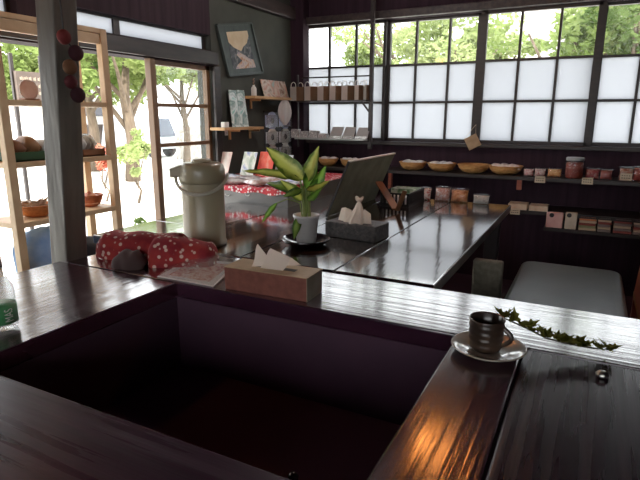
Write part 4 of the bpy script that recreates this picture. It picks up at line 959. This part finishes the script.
# sprig
sp=[P(508,330,'z',Z+.030),P(526,328,'z',Z+.045),P(546,338,'z',Z+.032),P(565,343,'z',Z+.024),P(585,347,'z',Z+.018),P(608,350,'z',Z+.012)]
sp[0]=P(504,318,'z',Z+.055); 
SG=thing('leafy_sprig','small leafy ivy sprig lying on the table against the coffee cup','sprig',(sp[3].x,sp[3].y,Z))
MB().tube(sp,[.0016,.0018,.0019,.0019,.0016,.0010],6).build('twig',mat('twig',(.05,.04,.02),.6),SG,smooth=True)
lsp=leaf_mat('ivy_leaf',(.07,.075,.012),(.22,.21,.05),trans=.4,scale=40)
rnd=random.Random(11)
def ivy(c,d,w,up):
    """small lobed leaf"""
    c=Vector(c); d=Vector(d).normalized(); s=d.cross(up).normalized(); n=s.cross(d)
    L_=w; pts=[(0,0),(.35,-.10),(.50,.12),(.28,.30),(.40,.52),(.16,.58),(0,1.0),(-.16,.58),(-.40,.52),(-.28,.30),(-.50,.12),(-.35,-.10)]
    mb=MB(); vs=[c+s*x*L_+d*y*L_+n*(abs(x)*L_*.35) for x,y in pts]; ctr=c+d*L_*.35
    mb.add([ctr]+vs,[(0,i+1,(i+1)%12+1) for i in range(12)]); return mb
nodes=[(0,7),(.45,3),(1,4),(1.5,3),(2,4),(2.6,3),(3,4),(3.5,3),(4,4),(4.6,4),(5,7)]
for t,nn in nodes:
    i=min(int(t),4); p=sp[i].lerp(sp[i+1],t-i)
    for k in range(nn):
        a=rnd.uniform(0,2*PI); d=Vector((math.cos(a),math.sin(a)*.8,rnd.uniform(.3,1.3)))
        w_=rnd.uniform(.018,.030); q_=p+d*.003
        q_.z=max(q_.z,Z+.004); ivy(q_,d,w_,Vector((rnd.uniform(-.4,.4),rnd.uniform(-.4,.4),1))).build('leaf',lsp,SG,fix=False)
# ---------------------------------------------------------------- plastic bottle at the left edge
c=P(4,328,'z',Z); c=Vector((c.x,c.y,Z+.0005))
PB=thing('plastic_bottle','clear drink bottle with green and white label at the left edge of the hearth table','bottle',c)
MB().lathe(c,[(.001,0),(.026,0),(.030,.006),(.031,.012),(.031,.06),(.029,.064),(.031,.068),(.030,.095),(.016,.125),(.012,.132),(.012,.142),(.001,.142)],32).build('body','plastic',PB,smooth=True)
MB().lathe(c+Vector((0,0,.142)),[(.001,0),(.0145,0),(.0145,.014),(.013,.016),(.001,.016)],24).build('cap','white',PB,smooth=True)
gl_=mat('green_label',(.04,.22,.07),.35,col2=(.08,.3,.12),scale=20)
LBB=MB().lathe(c,[(.0316,.016),(.0316,.058)],32).build('label_band',gl_,PB,smooth=True)
cu=bpy.data.curves.new('lettering','FONT'); cu.body='MAS'; cu.size=.026; cu.align_x='CENTER'; cu.align_y='CENTER'
to=bpy.data.objects.new('tmp',cu); C.objects.link(to); dg=bpy.context.evaluated_depsgraph_get(); me=bpy.data.meshes.new_from_object(to.evaluated_get(dg)); bpy.data.objects.remove(to)
bm=bmesh.new(); bm.from_mesh(me); bmesh.ops.subdivide_edges(bm,edges=[e for e in bm.edges if e.calc_length()>.004],cuts=2)
vd=Vector((-c.x,-c.y,0)).normalized(); ang0=math.atan2(vd.y,vd.x)+.45
for v in bm.verts:
    x,y=-v.co.y,v.co.x      # text reads upward on the bottle
    a=ang0+x/.032; v.co=Vector((math.cos(a)*.0321,math.sin(a)*.0321,.037+y*.62))
bm.to_mesh(me); bm.free(); me.materials.append(M['white'])
lo=bpy.data.objects.new('lettering',me); C.objects.link(lo); lo.parent=LBB; lo['_o']=list(c)
# ---------------------------------------------------------------- pendant lamps reflected in the lacquer, and an added fill globe
def lamp(x,y,z,label,power):
    t=thing('pendant_lamp',label,'lamp',(x,y,z))
    MB().tube([(x,y,CZ),(x,y,z+.10)],.003,6).build('cord','blackm',t)
    lsh=MB().lathe((x,y,z+.02),[(.012,.095),(.02,.09),(.095,.035),(.11,.0),(.108,.0),(.09,.035),(.014,.085)],28).build('lamp_shade','redwood',t,smooth=True)
    mt,tt,oo=nt('warm_bulb'); e=N(tt,'Emission'); e.inputs[0].default_value=(1,.36,.08,1); e.inputs[1].default_value=power; tt.links.new(e.outputs[0],oo.inputs[0])
    MB().ball((x,y,z+.015),.05,16,10).build('bulb',mt,lsh,smooth=True)
lamp(-.58,2.45,1.94,'small warm pendant lamp hanging from the ceiling beam over the long table',22)
lamp(-1.85,1.0,1.86,'small warm pendant lamp hanging near the left edge by the pine shelf unit',10)
GL=thing('added_fill_globe','added unseen globe giving fill light, hanging from the ceiling above the plank table','lamp',(-1.30,2.52,1.93))  # added out of view to brighten the wall goods in the corner
MB().tube([(-1.30,2.52,CZ),(-1.30,2.52,1.99)],.004,6).build('cord','blackm',GL)
mt,tt,oo=nt('fill_globe_glow'); e=N(tt,'Emission'); e.inputs[0].default_value=(1,.94,.92,1); e.inputs[1].default_value=26; tt.links.new(e.outputs[0],oo.inputs[0])
MB().ball((-1.30,2.52,1.97),.075,24,14).build('globe',mt,GL,smooth=True)
# ---------------------------------------------------------------- outdoors
G0=-.25
struct(MB().box(-60,60,-40,70,G0-.1,G0).build('ground',mat('pale_gravel',(.62,.60,.55),.9,col2=(.75,.73,.68),scale=4)))
def foliage(mb,c,rx,ry,rz,n,ls,seed,shell=.55):
    rnd=random.Random(seed); c=Vector(c)
    cl=[(Vector((rnd.gauss(0,.45),rnd.gauss(0,.45),rnd.gauss(0,.4))),rnd.uniform(.25,.5)) for _ in range(14)]
    for i in range(int(n)):
        k,r=cl[rnd.randrange(14)]
        d=Vector((rnd.gauss(0,1),rnd.gauss(0,1),rnd.gauss(0,1))).normalized()*r*rnd.uniform(shell,1)
        p=k+d; p=c+Vector((p.x*rx,p.y*ry,p.z*rz))
        a=Vector((rnd.gauss(0,1),rnd.gauss(0,1),rnd.gauss(0,.6))).normalized()*ls*rnd.uniform(.6,1.2)
        b=a.cross(Vector((rnd.gauss(0,1),rnd.gauss(0,1),rnd.gauss(0,1)))).normalized()*ls*.45
        mb.add([p-a,p+b,p+a,p-b],[(0,1,2,3)])
def tree(c,h,trunk_r,crown,label,leafm,n=2600,ls=.09,seed=1,name='garden_tree',cat='tree',group='trees outside'):
    c=Vector(c); t=thing(name,label,cat,c,group)
    (dx,dy,dz),(rx,ry,rz)=crown
    cc=c+Vector((dx,dy,dz)); rnd=random.Random(seed)
    if trunk_r:
        mb=MB(); mb.tube([c,c+Vector((.03,.05,h*.35)),c+Vector((-.02,-.03,h*.7)),cc],[trunk_r*1.3,trunk_r,trunk_r*.8,trunk_r*.4],10)
        for k in range(5):
            a=rnd.uniform(0,6.28); s=c+Vector((0,0,h*rnd.uniform(.4,.7))); mb.tube([s,s.lerp(cc+Vector((math.cos(a)*rx*.7,math.sin(a)*ry*.7,rnd.uniform(-.2,.3)*rz)),.6),cc+Vector((math.cos(a)*rx*.7,math.sin(a)*ry*.7,rnd.uniform(-.2,.3)*rz))],[trunk_r*.5,trunk_r*.3,trunk_r*.15],6)
        mb.build('trunk','bark',t,smooth=True)
    mb=MB(); foliage(mb,cc,rx,ry,rz,n,ls,seed); mb.build('foliage',leafm,t,fix=False)
# through the doors (looking along -x)
def gp(px,x): # ground point under a photo column at distance x
    p=P(px,130,'x',x); return Vector((x,p.y,G0))
p=gp(129,-9.0); tree(p,2.6,.13,((0,.1,2.75),(1.5,1.5,.85)),'garden tree with a pale trunk seen through the open doorway','grass',7000,.085,3)
p=gp(185,-10.5); tree(p,2.7,.09,((0,0,2.75),(1.5,1.6,.85)),'light leafed garden tree behind the right glass door','leafy',6500,.085,5)
p=gp(16,-9.6); tree(p,2.5,.10,((0,0,2.35),(1.4,1.4,.9)),'leafy garden tree behind the pine shelf unit','grass',7000,.08,8)
p=gp(92,-11.5); tree(p,2.8,.12,((0,0,2.85),(1.6,1.7,1.0)),'darker garden tree between shelf unit and doorway','leafd',6500,.09,12)
p=gp(133,-6.6); tree(p,.6,.02,((0,0,.86),(.38,.32,.30)),'low bright green shrub in front of the garden tree','leafy',900,.05,15,'garden_shrub','shrub','shrubs outside')
p=gp(124,-3.4); tree(p,.25,.012,((0,0,.30),(.20,.20,.20)),'low green plant on the ground just outside the doorway','leafd',900,.032,18,'garden_shrub','shrub','shrubs outside')
# white house with dark footing
HO=thing('white_house','white walled house with dark base beyond the garden trees','house',(-16.3,12,G0))
MB().box(-19,-16.3,8.5,16.0,G0,1.85).build('wall',mat('white_plaster',(.72,.70,.66),.8),HO)
MB().box(-16.28,-16.2,8.5,16,G0,.85).build('dark_base',mat('dark_boarding',(.09,.07,.06),.8),HO)
MB().slab([(-15.7,8.0,1.85),(-15.7,16.5,1.85),(-18,16.5,2.9),(-18,8.0,2.9)],(0,0,.12)).build('roof',mat('grey_tiles',(.2,.2,.2),.7,col2=(.3,.3,.3),scale=8),HO)
for y in (10.2,13.2): 
    MB().box(-16.27,-16.22,y,y+.9,1.15,1.65).build('window',mat('dark_pane_%d'%int(y),(.05,.05,.06),.2),HO)
st=mat('stone_wall',(.30,.27,.24),.9,col2=(.5,.47,.43),scale=6,bump=.8,contrast=(.4,.55))
a=gp(184,-11.9); b=gp(208,-11.9); o=MB().box(-12.3,-11.9,a.y,b.y+1.2,G0,.85).build('stone_wall',st,bevel=.02); tag(o,'low stone wall seen low through the right glass door','wall')
a=gp(-20,-8.6); b=gp(60,-8.6); 
zt=P(30,103,'x',-8.6).z; zb=P(30,117,'x',-8.6).z
SW=thing('garden_wall','grey stone topped white garden wall seen behind the pine shelf unit','wall',(-8.8,(a.y+b.y)/2,G0))
MB().box(-9,-8.6,a.y,b.y,zb,zt).build('stone_course',st,SW,bevel=.02); MB().box(-9,-8.6,a.y,b.y,G0,zb).build('white_base',mat('wall_limewash',(.75,.73,.7),.9),SW)
# signboard outside behind shelf
SGN=thing('garden_signboard','dark brown signboard on posts outside behind the pine shelf unit','sign',(-4.6,2.7,G0))
a=P(19,100,'x',-4.6); b=P(45,73,'x',-4.6)
SBD=MB().box(-4.63,-4.6,a.y,b.y,a.z,b.z).build('board',mat('sign_board',(.10,.075,.06),.7,col2=(.16,.12,.10),scale=5),SGN)
for y in (a.y,b.y): MB().box(-4.66,-4.635,y-.015,y+.015,G0,b.z+.15).build('post','frame',SGN)
mb=MB(); rnd=random.Random(2)
for r in range(3):
    for k in range(5):
        y=a.y+(b.y-a.y)*(.18+.15*k); z=b.z-(b.z-a.z)*(.22+.25*r); mb.box(-4.599,-4.596,y-.02,y-.02+rnd.uniform(.015,.035),z-.02,z+.005); mb.box(-4.599,-4.596,y-.003,y+.003,z-.025,z+.012)
mb.build('lettering',mat('faded_lettering',(.4,.33,.25),.8),SBD)
# small parked van
VA=thing('parked_van','bluish grey van parked outside behind the right glass door','van',(-13.0,P(171,130,'x',-13).y,G0))
y0=P(161,130,'x',-13).y; y1=P(181,130,'x',-13).y; zt=P(171,116,'x',-13).z; vm=mat('van_paint',(.45,.50,.56),.3)
xs=-13.0
MB().hexa([(xs-3,y0,G0+.3),(xs,y0,G0+.3),(xs,y1,G0+.3),(xs-3,y1,G0+.3)],[(xs-2.8,y0+.08,zt),(xs-.45,y0+.08,zt),(xs-.45,y1-.08,zt),(xs-2.8,y1-.08,zt)]).build('body',vm,VA,bevel=.06)
MB().slab([(xs-.17,y0+.12,G0+1.0-.28),(xs-.17,y1-.12,G0+1.0-.28),(xs-.38,y1-.18,zt-.10),(xs-.38,y0+.18,zt-.10)],(.03,0,.01)).build('windscreen',mat('van_glass',(.05,.06,.08),.1),VA)
for y in (y0+.12,y1-.12):
    MB().lathe((xs-.5,y,G0+.28),[(.001,-.09),(.26,-.09),(.28,-.07),(.28,.07),(.26,.09),(.001,.09)],24,rot=Matrix.Rotation(PI/2,3,'X')).build('wheel','blackm',VA,smooth=True)
    MB().box(xs+.0,xs+.02,y-.08,y+.08,G0+.55,G0+.68).build('headlamp','white',VA)
# red banner/azalea at left of doorway
p=gp(100,-7.2); tree(p,.5,.015,((0,0,.72),(.22,.22,.2)),'low reddish flowering shrub beside the doorway tree',leaf_mat('red_blossom',(.5,.12,.08),(.65,.3,.2),trans=.4),420,.045,21,'garden_shrub','shrub','shrubs outside')
# trees and roof behind the frosted windows
def wp(px,y): p=P(px,40,'y',y); return Vector((p.x,y,G0))
for i,(px_,y,h,r,lm,la,sd) in enumerate(((366,9.8,2.45,.55,'grass','round green tree behind the window nearest the corner',31),(415,9.0,2.7,1.25,'grass','wide green tree behind the second window',33),(463,8.6,2.4,.8,'leafy','light green tree left of the broad window post',35),(493,9.5,2.45,.6,'leafy','small light tree just right of the broad window post',37),(577,7.6,2.45,.85,'grass','leafy tree in front of the grey roof',39),(640,7.4,2.4,.8,'leafd','deep green tree at the right edge of the windows',41))):
    tree(wp(px_,y),h,.08,((0,0,h),(r,r,r*.8)),la,lm,2600,.06,sd)
HR=thing('neighbouring_house','pale grey roofed house behind the window wall trees','house',(.2,13,G0))
MB().box(-2.2,3.5,13,17,G0,2.1).build('wall',mat('grey_render',(.5,.48,.47),.8),HR)
MB().slab([(-3.0,12.6,2.0),(4.0,12.6,2.0),(4.0,15.0,3.9),(-1.6,15.0,3.9)],(0,0,.1)).build('roof',mat('grey_pink_roof',(.34,.31,.32),.7,col2=(.45,.42,.42),scale=3,stretch=(1,8,1)),HR)
# ---------------------------------------------------------------- light
wd=bpy.data.worlds.new('world'); S.world=wd; wd.use_nodes=True; t=wd.node_tree; t.nodes.clear()
o=N(t,'OutputWorld'); bg=N(t,'Background'); bg.inputs[0].default_value=(.96,.98,1,1); bg.inputs[1].default_value=2.1; t.links.new(bg.outputs[0],o.inputs[0])
sl=bpy.data.lights.new('sun','SUN'); sl.energy=3.6; sl.angle=.02; sl.color=(1,.96,.88); so=bpy.data.objects.new('sun',sl); C.objects.link(so)
so.rotation_euler=Vector((-.45,.55,-1.1)).to_track_quat('-Z','Y').to_euler()
vs=S.view_settings; S.display_settings.display_device='sRGB'; vs.view_transform='Standard'; vs.look='None'; vs.exposure=1.4; vs.gamma=1; vs.use_curve_mapping=False
S.cycles.max_bounces=10; S.cycles.diffuse_bounces=5; S.cycles.glossy_bounces=4; S.cycles.transmission_bounces=6; S.cycles.transparent_max_bounces=16
S.cycles.caustics_reflective=False; S.cycles.caustics_refractive=False; S.cycles.sample_clamp_indirect=6
S.cycles.use_denoising=True
for ob_ in bpy.data.objects:
    if '_o' in ob_: del ob_['_o']
